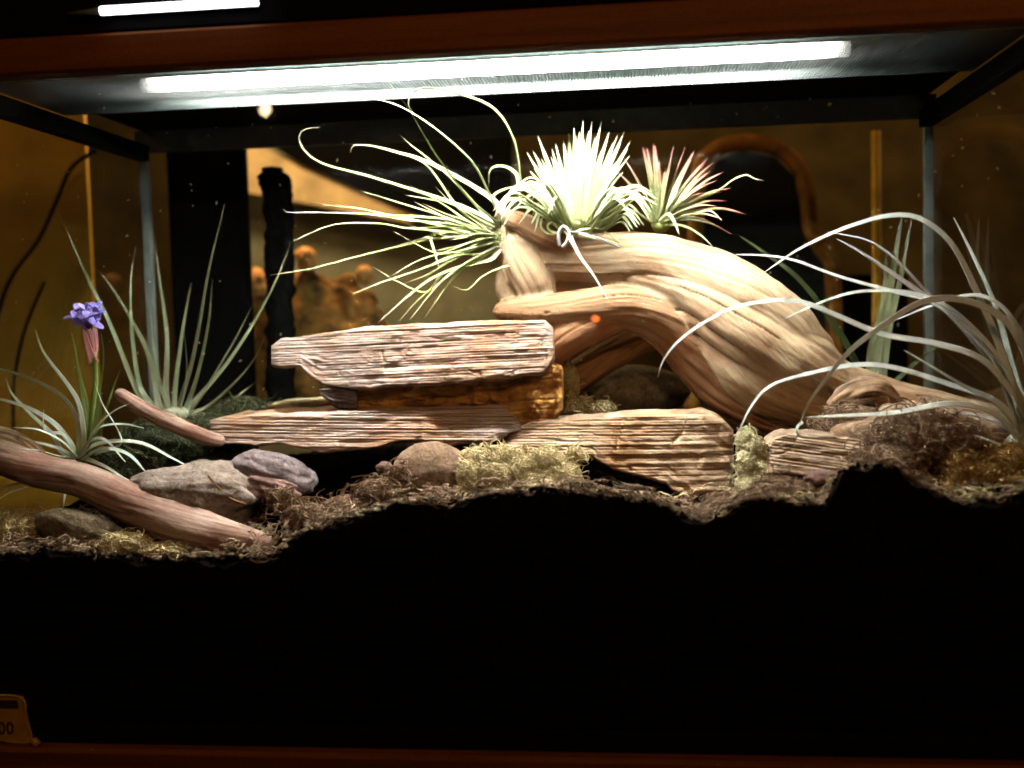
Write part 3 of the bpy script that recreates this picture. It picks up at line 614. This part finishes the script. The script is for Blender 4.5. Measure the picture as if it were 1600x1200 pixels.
plump('bark_piece', 130, 832, .035, 88, 34, M['bark'], 'rough brown bark piece at the bottom left front', 'bark', ry=26, seed=85, rough=.22, rot=-.32, freq=2.4, nu=44, nv=60)
branch('dark_twig', [(325, 742, .046, 2.2), (345, 765, .045, 2.5), (362, 780, .045, 2.2), (385, 788, .046, 1.6)], M['drift_dark'], 'thin dark twig lying over the large tan stone', 'twig', nseg=30, nring=8, ridge=.05, seed=87)

# ------------------------------------------------------------------ moss
def moss(name, blobs, mat, count, length, label, seed, thick=.00042, body=True, bmat=None):
    r = np.random.default_rng(seed); V, Fc = [], []
    for (px, py, Y, rx, rz) in blobs:
        c = np.array(pt(px, py, Y)); s = mpp(Y); rad = np.array([rx * s, (rx + rz) * .4 * s, rz * s])
        if body:
            nu, nv = 16, 22; off = len(V); th = np.linspace(0, np.pi, nu); ph = np.linspace(0, 2 * np.pi, nv, endpoint=False)
            for t in th:
                d = np.stack([np.sin(t) * np.cos(ph), np.sin(t) * np.sin(ph), np.full(nv, np.cos(t))], 1)
                q = .78 + .5 * fbm(d[:, 0] * 2 + px, d[:, 1] * 2 + 9, d[:, 2] * 2 + 9, seed, 3)
                V += (c + d * q[:, None] * rad).tolist()
            Fc += grid_faces(nu, nv, True, off)
        for k in range(int(1.35 * count * (rx * rz) ** .5 / 40)):
            d = r.normal(size=3); d /= np.linalg.norm(d); p = c + d * rad * r.uniform(.8, 1.05)
            dr = np.cross(d, r.normal(size=3)); dr /= np.linalg.norm(dr); ax = r.normal(size=3); ax /= np.linalg.norm(ax)
            L = length * r.uniform(.6, 2.0); loose = r.uniform() < .14; hi = r.uniform(1.2, 1.9) if loose else r.uniform(.95, 1.14); w_ = r.uniform(.15, .8); pts = [p]
            for q in range(8):
                dr = dr + np.cross(ax, dr) * w_ + r.normal(size=3) * .18; dr /= np.linalg.norm(dr); p = p + dr * L / 8
                u = (p - c) / rad; m_ = np.linalg.norm(u); p = c + u / m_ * min(max(m_, .8), hi) * rad; pts.append(p)
            v, f = tube_geo(pts, np.array([.8, 1.1, 1, 1, 1, .9, .8, .6, .3]) * thick * r.uniform(.6, 1.7), 3)
            o = len(V); V += v.tolist(); Fc += [tuple(i + o for i in q) for q in f]
    return tag(make(name, V, Fc, mat), label, 'moss', kind='stuff')
moss('moss_clump', [(745, 720, .085, 26, 20), (785, 712, .088, 34, 16), (820, 735, .08, 30, 24), (855, 722, .082, 26, 22), (885, 742, .074, 22, 18), (775, 745, .075, 30, 22), (840, 760, .066, 34, 14), (730, 745, .072, 16, 26), (900, 712, .09, 14, 12)], M['moss_y'], 1100, .014, 'yellow brown stringy moss under the middle wood block', 91)
moss('moss_clump', [(890, 600, .19, 14, 34), (905, 635, .185, 26, 14), (940, 640, .18, 24, 14)], M['moss_p'], 300, .012, 'pale moss tuft right of the topmost wood block', 92, .0006)
moss('moss_clump', [(1166, 690, .09, 14, 16), (1180, 706, .085, 16, 20), (1166, 730, .08, 14, 24), (1188, 740, .078, 16, 20), (1172, 765, .07, 22, 16), (1200, 768, .066, 18, 16)], M['moss_p'], 1300, .014, 'pale yellow moss column right of the tan block', 93)
moss('moss_clump', [(1130, 800, .045, 34, 30), (1220, 770, .045, 50, 22), (1110, 830, .03, 26, 14)], M['moss_b'], 420, .018, 'pinkish brown moss strands at front below the moss column', 94)
moss('moss_clump', [(590, 770, .055, 36, 20), (540, 795, .05, 36, 20), (480, 808, .045, 40, 20), (625, 745, .062, 16, 18), (440, 780, .06, 22, 18)], M['moss_b'], 620, .024, 'dark brown moss strands between branch and round stone', 95)
moss('moss_clump', [(1575, 730, .065, 36, 34), (1530, 750, .055, 32, 26), (1495, 740, .055, 22, 30), (1480, 772, .04, 28, 16), (1590, 765, .045, 30, 20)], M['moss_g'], 1000, .020, 'golden brown moss at the right edge below grey leaves', 96)
moss('moss_clump', [(30, 830, .05, 60, 36), (190, 850, .028, 50, 18), (260, 860, .026, 50, 12)], M['moss_y'], 420, .016, 'yellowish moss around the bark piece at bottom left', 97)
moss('moss_clump', [(250, 690, .16, 70, 40), (330, 680, .19, 60, 34), (380, 650, .22, 60, 30), (180, 735, .12, 70, 34)], M['moss_green'], 420, .018, 'dark green moss bed around the left air plants', 98)
moss('moss_clump', [(1340, 665, .12, 60, 26), (1430, 690, .078, 70, 46), (1380, 725, .06, 50, 26), (1490, 705, .09, 60, 44)], M['moss_r'], 1100, .022, 'brown root fibres around the knot of the driftwood', 99, bmat=None)

def litter(px0, px1, Y0, Y1, mat, count, length, label, seed, lift=.004):
    r = np.random.default_rng(seed); V, Fc = [], []
    for k in range(count):
        Y = r.uniform(Y0, Y1); c = pt(r.uniform(px0, px1), 750, Y); x = min(max(c.x, XL + .01), XR - .01); y = Y
        if noise(x * 45, y * 45, 0, seed) < .52: continue
        a = r.uniform(0, 6.28); L = length * r.uniform(.4, 1.3); pts = []; da = r.normal() * .9; h = r.uniform(0, lift); zs = r.normal() * .5
        for q in range(6):
            xx, yy = min(max(x, XL + .004), XR - .004), min(max(y, .0065), D - .015)
            pts.append((xx, yy, float(ground_z(xx, yy)) + .0035 * float(fbm(xx * 60, yy * 60, 0, 3, 2)) + .001 + h + zs * .004 * q * (5 - q) / 6))
            x += math.cos(a) * L / 5; y += math.sin(a) * L / 5; a += da * .5 + r.normal() * .35
        v, f = tube_geo(np.array(pts) + r.normal(size=(6, 3)) * .0003, np.array([.7, 1.1, 1, .9, .7, .35]) * .0006 * r.uniform(.6, 1.5), 3)
        o = len(V); V += v.tolist(); Fc += [tuple(i + o for i in q) for q in f]
    return tag(make('moss_litter', V, Fc, mat), label, 'moss', kind='stuff')
litter(-40, 1640, .006, .10, M['moss_b'], 2400, .020, 'loose brown moss strands strewn along the front edge of the soil', 201, .006)
litter(560, 1640, .010, .16, M['moss_y'], 1500, .018, 'loose yellowish moss strands strewn between the wood blocks', 202, .007)
litter(-40, 1640, .0065, .03, M['moss_r'], 1700, .016, 'tangled dark fibres standing up along the front edge of the soil', 203, .013)
r_ = np.random.default_rng(5); V, Fc = [], []
for k in range(1500):
    c = pt(r_.uniform(-40, 1640), 750, .01); y = .0065 + abs(r_.normal()) * .02; x = min(max(c.x, XL + .005), XR - .005)
    q = np.array([[0, 0, 1], [0, 0, -1], [1, 0, 0], [-1, 0, 0], [0, 1, 0], [0, -1, 0]]) * r_.uniform(.5, 1.2, (6, 1)) * r_.uniform(.0008, .0035)
    o = len(V); V += (q + np.array([x, y + .003, float(ground_z(x, y)) + .001 + r_.uniform(0, .002)])).tolist()
    Fc += [(o + a, o + b, o + c_) for a, b, c_ in ((0, 2, 4), (0, 4, 3), (0, 3, 5), (0, 5, 2), (1, 4, 2), (1, 3, 4), (1, 5, 3), (1, 2, 5))]
V2, F2 = [], []
for k in range(1500):
    c = pt(r_.uniform(-40, 1640), 750, .01); y = .0068 + abs(r_.normal()) * .03; x = min(max(c.x, XL + .006), XR - .006)
    q = np.array([[0, 0, 1], [0, 0, -1], [1, 0, 0], [-1, 0, 0], [0, 1, 0], [0, -1, 0]]) * r_.uniform(.4, 1.2, (6, 1)) * r_.uniform(.001, .0042) * np.array([1.4, 1, .8])
    o = len(V2); V2 += (q + np.array([x, max(y, .011), float(ground_z(x, y)) + .002 + r_.uniform(0, .004)])).tolist()
    F2 += [(o + a, o + b, o + c_) for a, b, c_ in ((0, 2, 4), (0, 4, 3), (0, 3, 5), (0, 5, 2), (1, 4, 2), (1, 3, 4), (1, 5, 3), (1, 2, 5))]
tag(make('bark_crumbs', V2, F2, M['bark'], smooth=False), 'brown bark crumbs scattered among the fibres on the soil', 'bark', kind='stuff')
tag(make('soil_crumbs', V, Fc, M['soil'], smooth=False), 'small dark soil crumbs along the front edge behind the glass', 'soil', kind='stuff')

# ------------------------------------------------------------------ air plants
def leaf(parent, P, Y0, Y1, wpx, mat, n=26, sag=0.0, flat=.30, name='leaf', label=None, bpow=.75):
    m = len(P); d = np.concatenate([[0], np.cumsum([math.hypot(P[i + 1][0] - P[i][0], P[i + 1][1] - P[i][1]) for i in range(m - 1)])]); d = d / d[-1]
    W = [list(pt(x, y, Y0 + (Y1 - Y0) * t + sag * math.sin(math.pi * t))) for (x, y), t in zip(P, d)]
    S = spline(W, n); T, N, B = frames(S, (0, -.55, .85)); t = np.linspace(0, 1, n)
    wd = wpx * mpp((Y0 + Y1) / 2) * np.clip((1 - t), 0, 1) ** bpow * (1 + .5 * np.exp(-t * 14)); wd = np.maximum(wd, .00035)
    ph = np.linspace(0, 2 * np.pi, 8, endpoint=False)
    a = np.cos(ph) * .5; b = np.sin(ph) * flat * .5 + .22 * (np.cos(ph) ** 2)
    V = (S[:, None, :] + wd[:, None, None] * (a[None, :, None] * B[:, None, :] + b[None, :, None] * N[:, None, :])).reshape(-1, 3)
    Fc = grid_faces(n, 8) + [tuple(range(7, -1, -1)), tuple(range(len(V) - 8, len(V)))]
    o = make(name, V, Fc, mat, parent, tt=np.repeat(t, 8))
    if label: o['label'] = label
    return o
def jit(P, a):
    return [(x + random.uniform(-a, a), y + random.uniform(-a, a)) for x, y in P]

# A: long curly leaves on the driftwood end
pa = thing('air_plant', pt(775, 372, .178), 'air plant with long thin curling leaves on the driftwood end', 'air plant')
A = [[(795, 345), (812, 300), (813, 273), (803, 217), (773, 170), (720, 147), (667, 137), (645, 145), (638, 163), (647, 177)],
     [(785, 350), (763, 300), (737, 253), (687, 207), (637, 173), (600, 158), (573, 154)],
     [(780, 355), (767, 340), (730, 307), (680, 240), (640, 173), (607, 128)],
     [(785, 345), (777, 320), (753, 300), (707, 273), (660, 250), (620, 238), (580, 228), (553, 227), (548, 238)],
     [(778, 352), (763, 343), (713, 320), (653, 300), (580, 277), (507, 257), (477, 237), (467, 217), (473, 203), (500, 198)],
     [(770, 362), (753, 360), (687, 337), (633, 320), (560, 297)],
     [(775, 357), (753, 345), (707, 320), (673, 312), (633, 305)],
     [(775, 372), (757, 370), (687, 353), (620, 340), (563, 327), (510, 320), (493, 317)],
     [(775, 370), (753, 368), (703, 345), (607, 337), (530, 333), (453, 332), (443, 327)],
     [(775, 372), (757, 373), (687, 373), (620, 387), (553, 403), (487, 420), (422, 430)],
     [(778, 378), (760, 383), (707, 403), (653, 423), (593, 443), (550, 460)],
     [(780, 390), (767, 407), (720, 417), (673, 437), (633, 467), (590, 505)],
     [(778, 388), (753, 403), (710, 427), (660, 463), (622, 503)],
     [(776, 388), (745, 405), (713, 430), (687, 463), (663, 498)],
     [(775, 372), (757, 372), (700, 363), (633, 357), (593, 350), (520, 352), (457, 377)],
     [(776, 385), (753, 397), (687, 397), (647, 380), (613, 360)],
     [(812, 300), (807, 273), (787, 260), (767, 265), (763, 293)],
     [(815, 410), (780, 420), (753, 433), (730, 453), (707, 447)],
     [(778, 352), (763, 343), (703, 277), (640, 225), (625, 211)],
     [(700, 372), (680, 366), (673, 370), (677, 387), (687, 420)],
     [(690, 430), (665, 457), (620, 440), (583, 417)],
     [(775, 365), (740, 352), (690, 318), (640, 290)],
     [(770, 360), (720, 330), (670, 262), (630, 240)],
     [(775, 366), (700, 350), (640, 345), (575, 335)],
     [(776, 380), (720, 392), (660, 405), (610, 432)],
     [(778, 385), (730, 410), (690, 440), (640, 500)],
     [(790, 345), (770, 310), (790, 295), (815, 292)],
     [(785, 340), (790, 318), (812, 308), (835, 312)]]
for i, P in enumerate(A):
    up = P[-1][1] < 320; mt = min(q[1] for q in P)
    leaf(pa, P, .178, (.045 if mt < 150 else .075 if mt < 180 else .19 if up else .13) + random.uniform(-.01, .02), 8.8 if len(P) > 5 else 6.4, M['leaf_long'], 40, bpow=.55)
for k in range(16):
    a = random.uniform(150, 215); L = random.uniform(70, 190); a1 = a + random.uniform(-16, 16)
    P = [(776, 368)] + [(776 + math.cos(R(a + (a1 - a) * q)) * L * q, 368 - math.sin(R(a + (a1 - a) * q)) * L * q) for q in (.25, .5, .75, 1)]
    leaf(pa, jit(P, 2), .178, .178 + random.uniform(-.05, .05), random.uniform(5, 8), M['leaf_long'], 24, bpow=.6)
lump('base', pt(782, 370, .183), (.007, .007, .007), M['leaf_bright'], pa, 7, .15)

# B: bright rosette
pb = thing('air_plant', pt(905, 355, .165), 'brightest white green air plant with a spiky upright crown', 'air plant')
crown = [(823, 238), (832, 234), (840, 212), (846, 248), (868, 224), (862, 232), (880, 218), (888, 208), (897, 200), (911, 188), (905, 205), (925, 190), (920, 204), (940, 190), (936, 204), (952, 206), (948, 216), (965, 211), (958, 222), (976, 205), (970, 224), (986, 219), (978, 238), (890, 234), (900, 222), (930, 214), (944, 228), (872, 246), (884, 250), (856, 262)]
for i, (x, y) in enumerate(crown):
    bx_ = 902 + (x - 905) * .18; k = (x - 905) * .12
    P = [(bx_, 350), (bx_ + (x - bx_) * .28 + k * .6, 350 + (y - 350) * .36), (bx_ + (x - bx_) * .6 + k * .5, 350 + (y - 350) * .68), (x, y)]
    leaf(pb, P, .165, .165 + random.uniform(-.012, .06), random.uniform(14, 18), M['leaf_bright'], 18, bpow=.7)
    x2, y2 = x + random.uniform(-9, 9), y + random.uniform(12, 46)
    P2 = [(bx_, 350), (bx_ + (x2 - bx_) * .3, 350 + (y2 - 350) * .4), (x2, y2)]
    leaf(pb, P2, .165, .165 + random.uniform(.0, .065), random.uniform(13, 17), M['leaf_bright'], 14, bpow=.7)
side = [(770, 330, 300), (782, 320, 288), (795, 300, 285), (808, 290, 276), (812, 318, 300), (825, 300, 282), (835, 330, 305), (1018, 300, 288), (1010, 318, 298), (1022, 335, 306), (1005, 340, 318), (992, 300, 292), (1000, 352, 326), (985, 330, 306), (815, 345, 318), (830, 350, 322), (780, 345, 310), (1028, 312, 296), (990, 360, 335), (850, 330, 296), (842, 305, 280), (975, 310, 292)]
for x, y, ap in side:
    bx_ = 902 + (x - 902) * .2
    P = [(bx_, 352), ((bx_ * .65 + x * .35), ap + 22), ((bx_ * .3 + x * .7), ap + 2), (x, y)]
    leaf(pb, P, .163, .163 + random.uniform(-.06, .02), random.uniform(10, 13), M['leaf_bright'], 20, bpow=.6)
    leaf(pb, jit([(a, b + 8) for a, b in P], 6), .163, .163 + random.uniform(-.07, .0), random.uniform(9, 12), M['leaf_bright'], 20, bpow=.6)
lump('base', pt(902, 352, .172), (.013, .010, .008), M['leaf_bright'], pb, 8, .15)
# curled lower leaves
for P in ([(880, 352), (862, 338), (848, 340), (846, 356), (860, 366), (880, 362)], [(890, 356), (870, 346), (856, 352), (862, 362), (884, 364)], [(905, 360), (930, 358), (955, 368), (975, 382), (1000, 385)], [(900, 362), (925, 372), (950, 376), (980, 386)]):
    leaf(pb, P, .160, .150, 5, M['leaf_long'], 24, bpow=.5)
# wire tie and hanging pale spine
wt = thing('wire_tie', pt(882, 380, .15), 'silver wire tie holding the brightest air plant to the driftwood', 'wire')
tube('wire_loop', spline([list(pt(x, y, Y)) for x, y, Y in ((874, 384, .152), (873, 366, .150), (880, 354, .148), (888, 362, .149), (886, 378, .150), (879, 386, .152))], 30), .0016, M['steel'], wt, 8, (0, 1, 0))
tube('wire_end', spline([list(pt(x, y, .150)) for x, y in ((886, 362), (910, 364), (940, 374), (968, 386))], 24), .0007, M['steel'], wt, 6, (0, 1, 0))
leaf(pb, [(890, 370), (905, 400), (928, 432), (950, 468)], .150, .138, 6.5, M['leaf_silver'], 20, bpow=.5, label='pale grey spine hanging down over the driftwood')

# C: red tipped plant
pc = thing('air_plant', pt(1035, 355, .19), 'air plant with red tipped leaves right of the brightest one', 'air plant')
tips = [(974, 246), (1004, 230), (1011, 232), (1020, 224), (1024, 228), (1053, 226), (1050, 240), (1070, 232), (1066, 246), (1086, 234), (1080, 250), (1106, 247), (1100, 258), (1115, 254), (1110, 268), (1132, 268), (1120, 282), (1142, 294), (1128, 300), (1136, 314), (1166, 335), (1143, 366), (1120, 322), (1100, 300), (986, 262), (966, 270), (1030, 250), (1040, 262), (1128, 342), (1118, 350)]
for x, y in tips:
    bx_, by_ = 1030 + (x - 1035) * .1, 345
    dx, dy = x - bx_, y - by_; side_ = dx / 130.0
    P = [(bx_, by_), (bx_ + dx * .33, by_ + dy * .33 - 10 * abs(side_)), (bx_ + dx * .68, by_ + dy * .68 - 12 * abs(side_)), (x, y)]
    leaf(pc, P, .19, .19 + random.uniform(-.05, .05), random.uniform(11, 14), M['leaf_red'], 18, bpow=.65)
leaf(pc, [(1040, 342), (1080, 318), (1120, 300), (1145, 282), (1165, 274), (1180, 280), (1194, 282)], .19, .16, 9, M['leaf_long'], 30, bpow=.5)
leaf(pc, [(1040, 352), (1065, 353), (1092, 366), (1116, 388)], .185, .165, 8, M['leaf_long'], 20, bpow=.6)
leaf(pc, [(1032, 345), (1045, 335), (1055, 350), (1062, 368)], .18, .165, 8, M['leaf_bright'], 20, bpow=.6)
for P in ([(1020, 345), (1000, 318), (970, 300), (940, 305)], [(1018, 348), (990, 330), (965, 325), (945, 335)], [(1040, 345), (1080, 335), (1110, 330), (1128, 345)]):
    leaf(pc, P, .185, .16, 8, M['leaf_bright'], 18, bpow=.6)
lump('base', pt(1033, 350, .195), (.009, .009, .008), M['leaf_bright'], pc, 9, .15)

# D: silvery arching plant at right
pd = thing('air_plant', pt(1603, 705, .075), 'large silvery grey air plant arching in from the right edge', 'air plant')
Dl = [([(1606, 690), (1591, 633), (1557, 533), (1524, 454), (1487, 383), (1441, 344), (1395, 337), (1328, 354), (1253, 387), (1195, 425)], .12, 13, 's'),
      ([(1606, 700), (1591, 675), (1553, 567), (1495, 504), (1453, 472), (1395, 456), (1312, 433), (1237, 406), (1187, 399), (1149, 398)], .10, 11, 's'),
      ([(1606, 660), (1582, 617), (1532, 562), (1457, 537), (1378, 523), (1303, 492), (1253, 473), (1203, 471), (1137, 485), (1070, 525), (1037, 562), (1028, 590)], .06, 13, 's'),
      ([(1610, 600), (1599, 550), (1574, 506), (1537, 480), (1487, 467), (1437, 473), (1378, 510), (1328, 548), (1291, 592), (1262, 633), (1247, 671)], .05, 13, 's'),
      ([(1608, 700), (1562, 633), (1478, 600), (1395, 575), (1337, 571), (1270, 583), (1203, 604), (1170, 642), (1149, 688)], .06, 12, 's'),
      ([(1606, 710), (1562, 654), (1520, 635), (1470, 633), (1395, 646), (1312, 650), (1257, 652)], .06, 13, 's'),
      ([(1608, 718), (1562, 696), (1520, 679)], .05, 11, 's'),
      ([(1600, 660), (1574, 600), (1503, 508), (1437, 458), (1378, 417), (1341, 392), (1307, 373)], .11, 15, 'm'),
      ([(1600, 640), (1562, 587), (1512, 525), (1449, 458), (1395, 402), (1353, 375), (1291, 362)], .13, 9, 'm'),
      ([(1606, 690), (1557, 632), (1499, 600), (1437, 562), (1412, 547)], .06, 11, 's'),
      ([(1612, 560), (1600, 530), (1570, 485), (1537, 464), (1500, 464), (1450, 480), (1400, 500)], .10, 9, 's'),
      ([(1606, 660), (1580, 570), (1555, 480), (1520, 400), (1490, 340)], .20, 12, 's'),
      ([(1600, 640), (1560, 560), (1500, 495), (1450, 466), (1395, 455), (1330, 458), (1270, 478), (1222, 500)], .09, 10, 's'),
      ([(1606, 705), (1570, 668), (1530, 650), (1480, 640), (1440, 620)], .10, 10, 'm'),
      ([(1255, 660), (1246, 668), (1250, 681), (1275, 684), (1330, 681)], .05, 5, 's')]
for P, Y1, wd, k in Dl:
    leaf(pd, P, .075 if len(P) > 5 or P[0][0] > 1500 else .052, Y1, wd * 1.0, M['leaf_silver' if k == 's' else 'leaf_mauve'], 44, bpow=.5)
lump('base', pt(1592, 708, .078), (.012, .012, .016), M['leaf_silver'], pd, 10, .15)

# E: front left plant with the purple flower
pe_ = thing('air_plant', pt(125, 715, .10), 'flowering air plant with silvery curved leaves and one purple bloom', 'air plant')
El = [[(130, 710), (131, 670), (123, 629), (104, 598), (70, 553), (55, 515)], [(118, 712), (108, 690), (85, 662), (45, 638), (0, 624), (-30, 622)],
      [(125, 710), (125, 679), (119, 647), (94, 616), (47, 591), (0, 576), (-30, 572)], [(112, 715), (94, 704), (81, 679), (50, 650), (19, 616), (9, 590)],
      [(125, 713), (147, 697), (181, 690), (225, 694), (269, 716), (297, 730)], [(130, 716), (162, 702), (200, 710), (231, 741)], [(128, 705), (147, 679), (162, 666), (194, 663), (225, 669)],
      [(132, 708), (150, 670), (175, 645), (203, 630)], [(150, 710), (190, 690), (160, 630), (147, 594)], [(112, 718), (80, 735), (40, 752), (-20, 768)], [(115, 716), (90, 713), (60, 704), (30, 702)],
      [(118, 720), (70, 752), (20, 768), (-10, 785)], [(135, 718), (165, 730), (190, 745), (205, 752)], [(120, 712), (100, 680), (70, 672), (68, 640)], [(126, 712), (140, 690), (165, 688), (196, 722)], [(120, 714), (96, 690), (60, 672), (20, 668)],
      [(112, 722), (104, 760), (98, 798)], [(118, 716), (88, 700), (40, 690), (0, 700)]]
for i, P in enumerate(El):
    leaf(pe_, P, .10, .10 + (random.uniform(-.045, -.01) if P[-1][1] > 600 else random.uniform(-.03, .04)), 10.5 if i < 6 else 8, M['leaf_front'], 34, bpow=.6)
for P in ([(136, 705), (132, 640), (120, 560), (112, 520)], [(146, 705), (152, 640), (162, 560), (158, 520)], [(150, 705), (165, 645), (180, 600), (188, 578)], [(140, 705), (138, 640), (128, 590)], [(142, 705), (156, 650), (150, 600)]):
    leaf(pe_, P, .105, .12, 8, M['leaf_green'], 24, bpow=.6)
tube('flower_stem', spline([list(pt(x, y, .10)) for x, y in ((138, 712), (142, 660), (149, 600), (147, 550))], 30), .0022, M['leaf_green'], pe_, 8)
for dx in (-8, 0, 8, -3, 5):
    leaf(pe_, [(146, 566), (144 + dx * .8, 540), (140 + dx * 1.3, 512)], .10, .10 + dx * .0012, 13, M['bract'], 12, name='bract', bpow=.4)
for fx, fy, Yf in ((116, 496, .094), (134, 484, .098), (152, 490, .095), (128, 506, .090), (146, 506, .091), (122, 484, .102), (150, 480, .104), (138, 496, .088)):
    a0 = random.uniform(0, 6.28)
    for k in range(4):
        a = a0 + k * 1.57 + random.uniform(-.3, .3); L = random.uniform(13, 19)
        leaf(pe_, [(fx, fy), (fx + math.cos(a) * L * .5, fy + math.sin(a) * L * .4), (fx + math.cos(a) * L, fy + math.sin(a) * L * .75)], Yf, Yf + random.uniform(-.007, .003), random.uniform(11, 15), M['petal'], 9, name='petal', bpow=.32, flat=.25)
lump('flower_eye', pt(139, 508, .086), (.0034, .002, .0030), M['flower_eye'], pe_, 121, .2, 2, 10, 12)

# F: upright plant, left back
pf = thing('air_plant', pt(275, 650, .22), 'upright olive air plant with stiff leaves before the black cabinet', 'air plant')
Fl = [[(235, 645), (209, 601), (171, 506), (133, 427), (104, 360), (92, 328)], [(245, 645), (218, 604), (206, 522), (204, 442), (212, 385)], [(250, 645), (234, 560), (203, 496), (165, 436), (139, 411)],
      [(262, 648), (260, 600), (261, 522), (250, 442), (241, 363)], [(280, 645), (285, 623), (304, 553), (326, 427), (342, 357), (351, 319)], [(290, 645), (310, 585), (326, 506), (332, 436)], [(272, 645), (275, 600), (285, 522), (299, 442)],
      [(290, 648), (305, 628), (355, 569), (402, 496), (434, 433), (455, 377)], [(295, 645), (317, 617), (364, 537), (396, 474)], [(298, 648), (325, 636), (364, 601), (396, 563), (416, 522)], [(305, 650), (345, 642), (374, 617), (400, 597)],
      [(300, 652), (330, 648), (380, 644)], [(268, 645), (250, 600), (240, 540), (235, 480)], [(282, 645), (292, 580), (288, 520)], [(240, 650), (205, 640), (180, 600)], [(300, 650), (340, 655), (372, 640)]]
for i, P in enumerate(Fl):
    leaf(pf, P, .22, .22 + random.uniform(-.04, .04), 10.5 if i < 10 else 8, M['leaf_olive'], 34, bpow=.75)
lump('base', pt(275, 650, .22), (.016, .012, .009), M['leaf_olive'], pf, 13, .2)

# G: pale broad leaves, right back
pg = thing('air_plant', pt(1370, 600, .262), 'pale broad leaved air plant standing behind the driftwood at right', 'air plant')
for P, wd, k in (([(1368, 610), (1372, 540), (1392, 440), (1410, 336)], 18, 's'), ([(1375, 610), (1388, 520), (1408, 430), (1424, 345)], 13, 's'), ([(1358, 600), (1362, 540), (1380, 470), (1385, 390)], 12, 's'),
                 ([(1350, 600), (1310, 520), (1250, 440), (1200, 400), (1155, 368)], 14, 'g'), ([(1385, 610), (1440, 560), (1480, 530)], 9, 'g')):
    leaf(pg, P, .290, .290 + random.uniform(-.01, .015), wd, M['leaf_olive' if k == 's' else 'leaf_dim'], 26, bpow=.45, flat=.2)

# ------------------------------------------------------------------ room bulb and the camera's own focus lamp, mirrored in the front pane
v = pt(413, 171, 1.2)
b1 = thing('room_bulb', (v.x, -v.y, v.z), 'small glowing warm bulb mirrored in the front glass at upper left', 'lamp')
lump('bulb', (v.x, -v.y, v.z), (.008, .008, .009), M['bulb'], b1, 3, .02)
tube('bulb_cap', [(v.x, -v.y, v.z + .008), (v.x, -v.y, v.z + .03)], .005, M['steel'], b1, 10)

v = pt(930, 498, .80)
b2 = thing('camera_focus_lamp', (v.x, -v.y, v.z), 'tiny orange red camera light mirrored in the front glass over the driftwood', 'lamp')  # out of view, added so the camera's focus light mirrors in the pane
lump('lens', (v.x, -v.y, v.z), (.0055, .003, .0028), M['led'], b2, 4, .02, nu=10, nv=14)
tube('socket', [(v.x, -v.y - .004, v.z), (v.x, -v.y - .02, v.z)], .005, M['black'], b2, 10)

for o in scene.objects:
    if o.parent is None:
        g = {'air_plant': 'air plants in the terrarium', 'wood_block': 'stacked layered wood blocks', 'lower_wood_block': 'stacked layered wood blocks', 'middle_wood_block': 'stacked layered wood blocks',
             'stone': 'stones on the soil', 'ornament': 'orange ornaments behind the glass', 'cable': 'black cables outside the glass'}.get(o.name.split('.')[0])
        if g: o['group'] = g
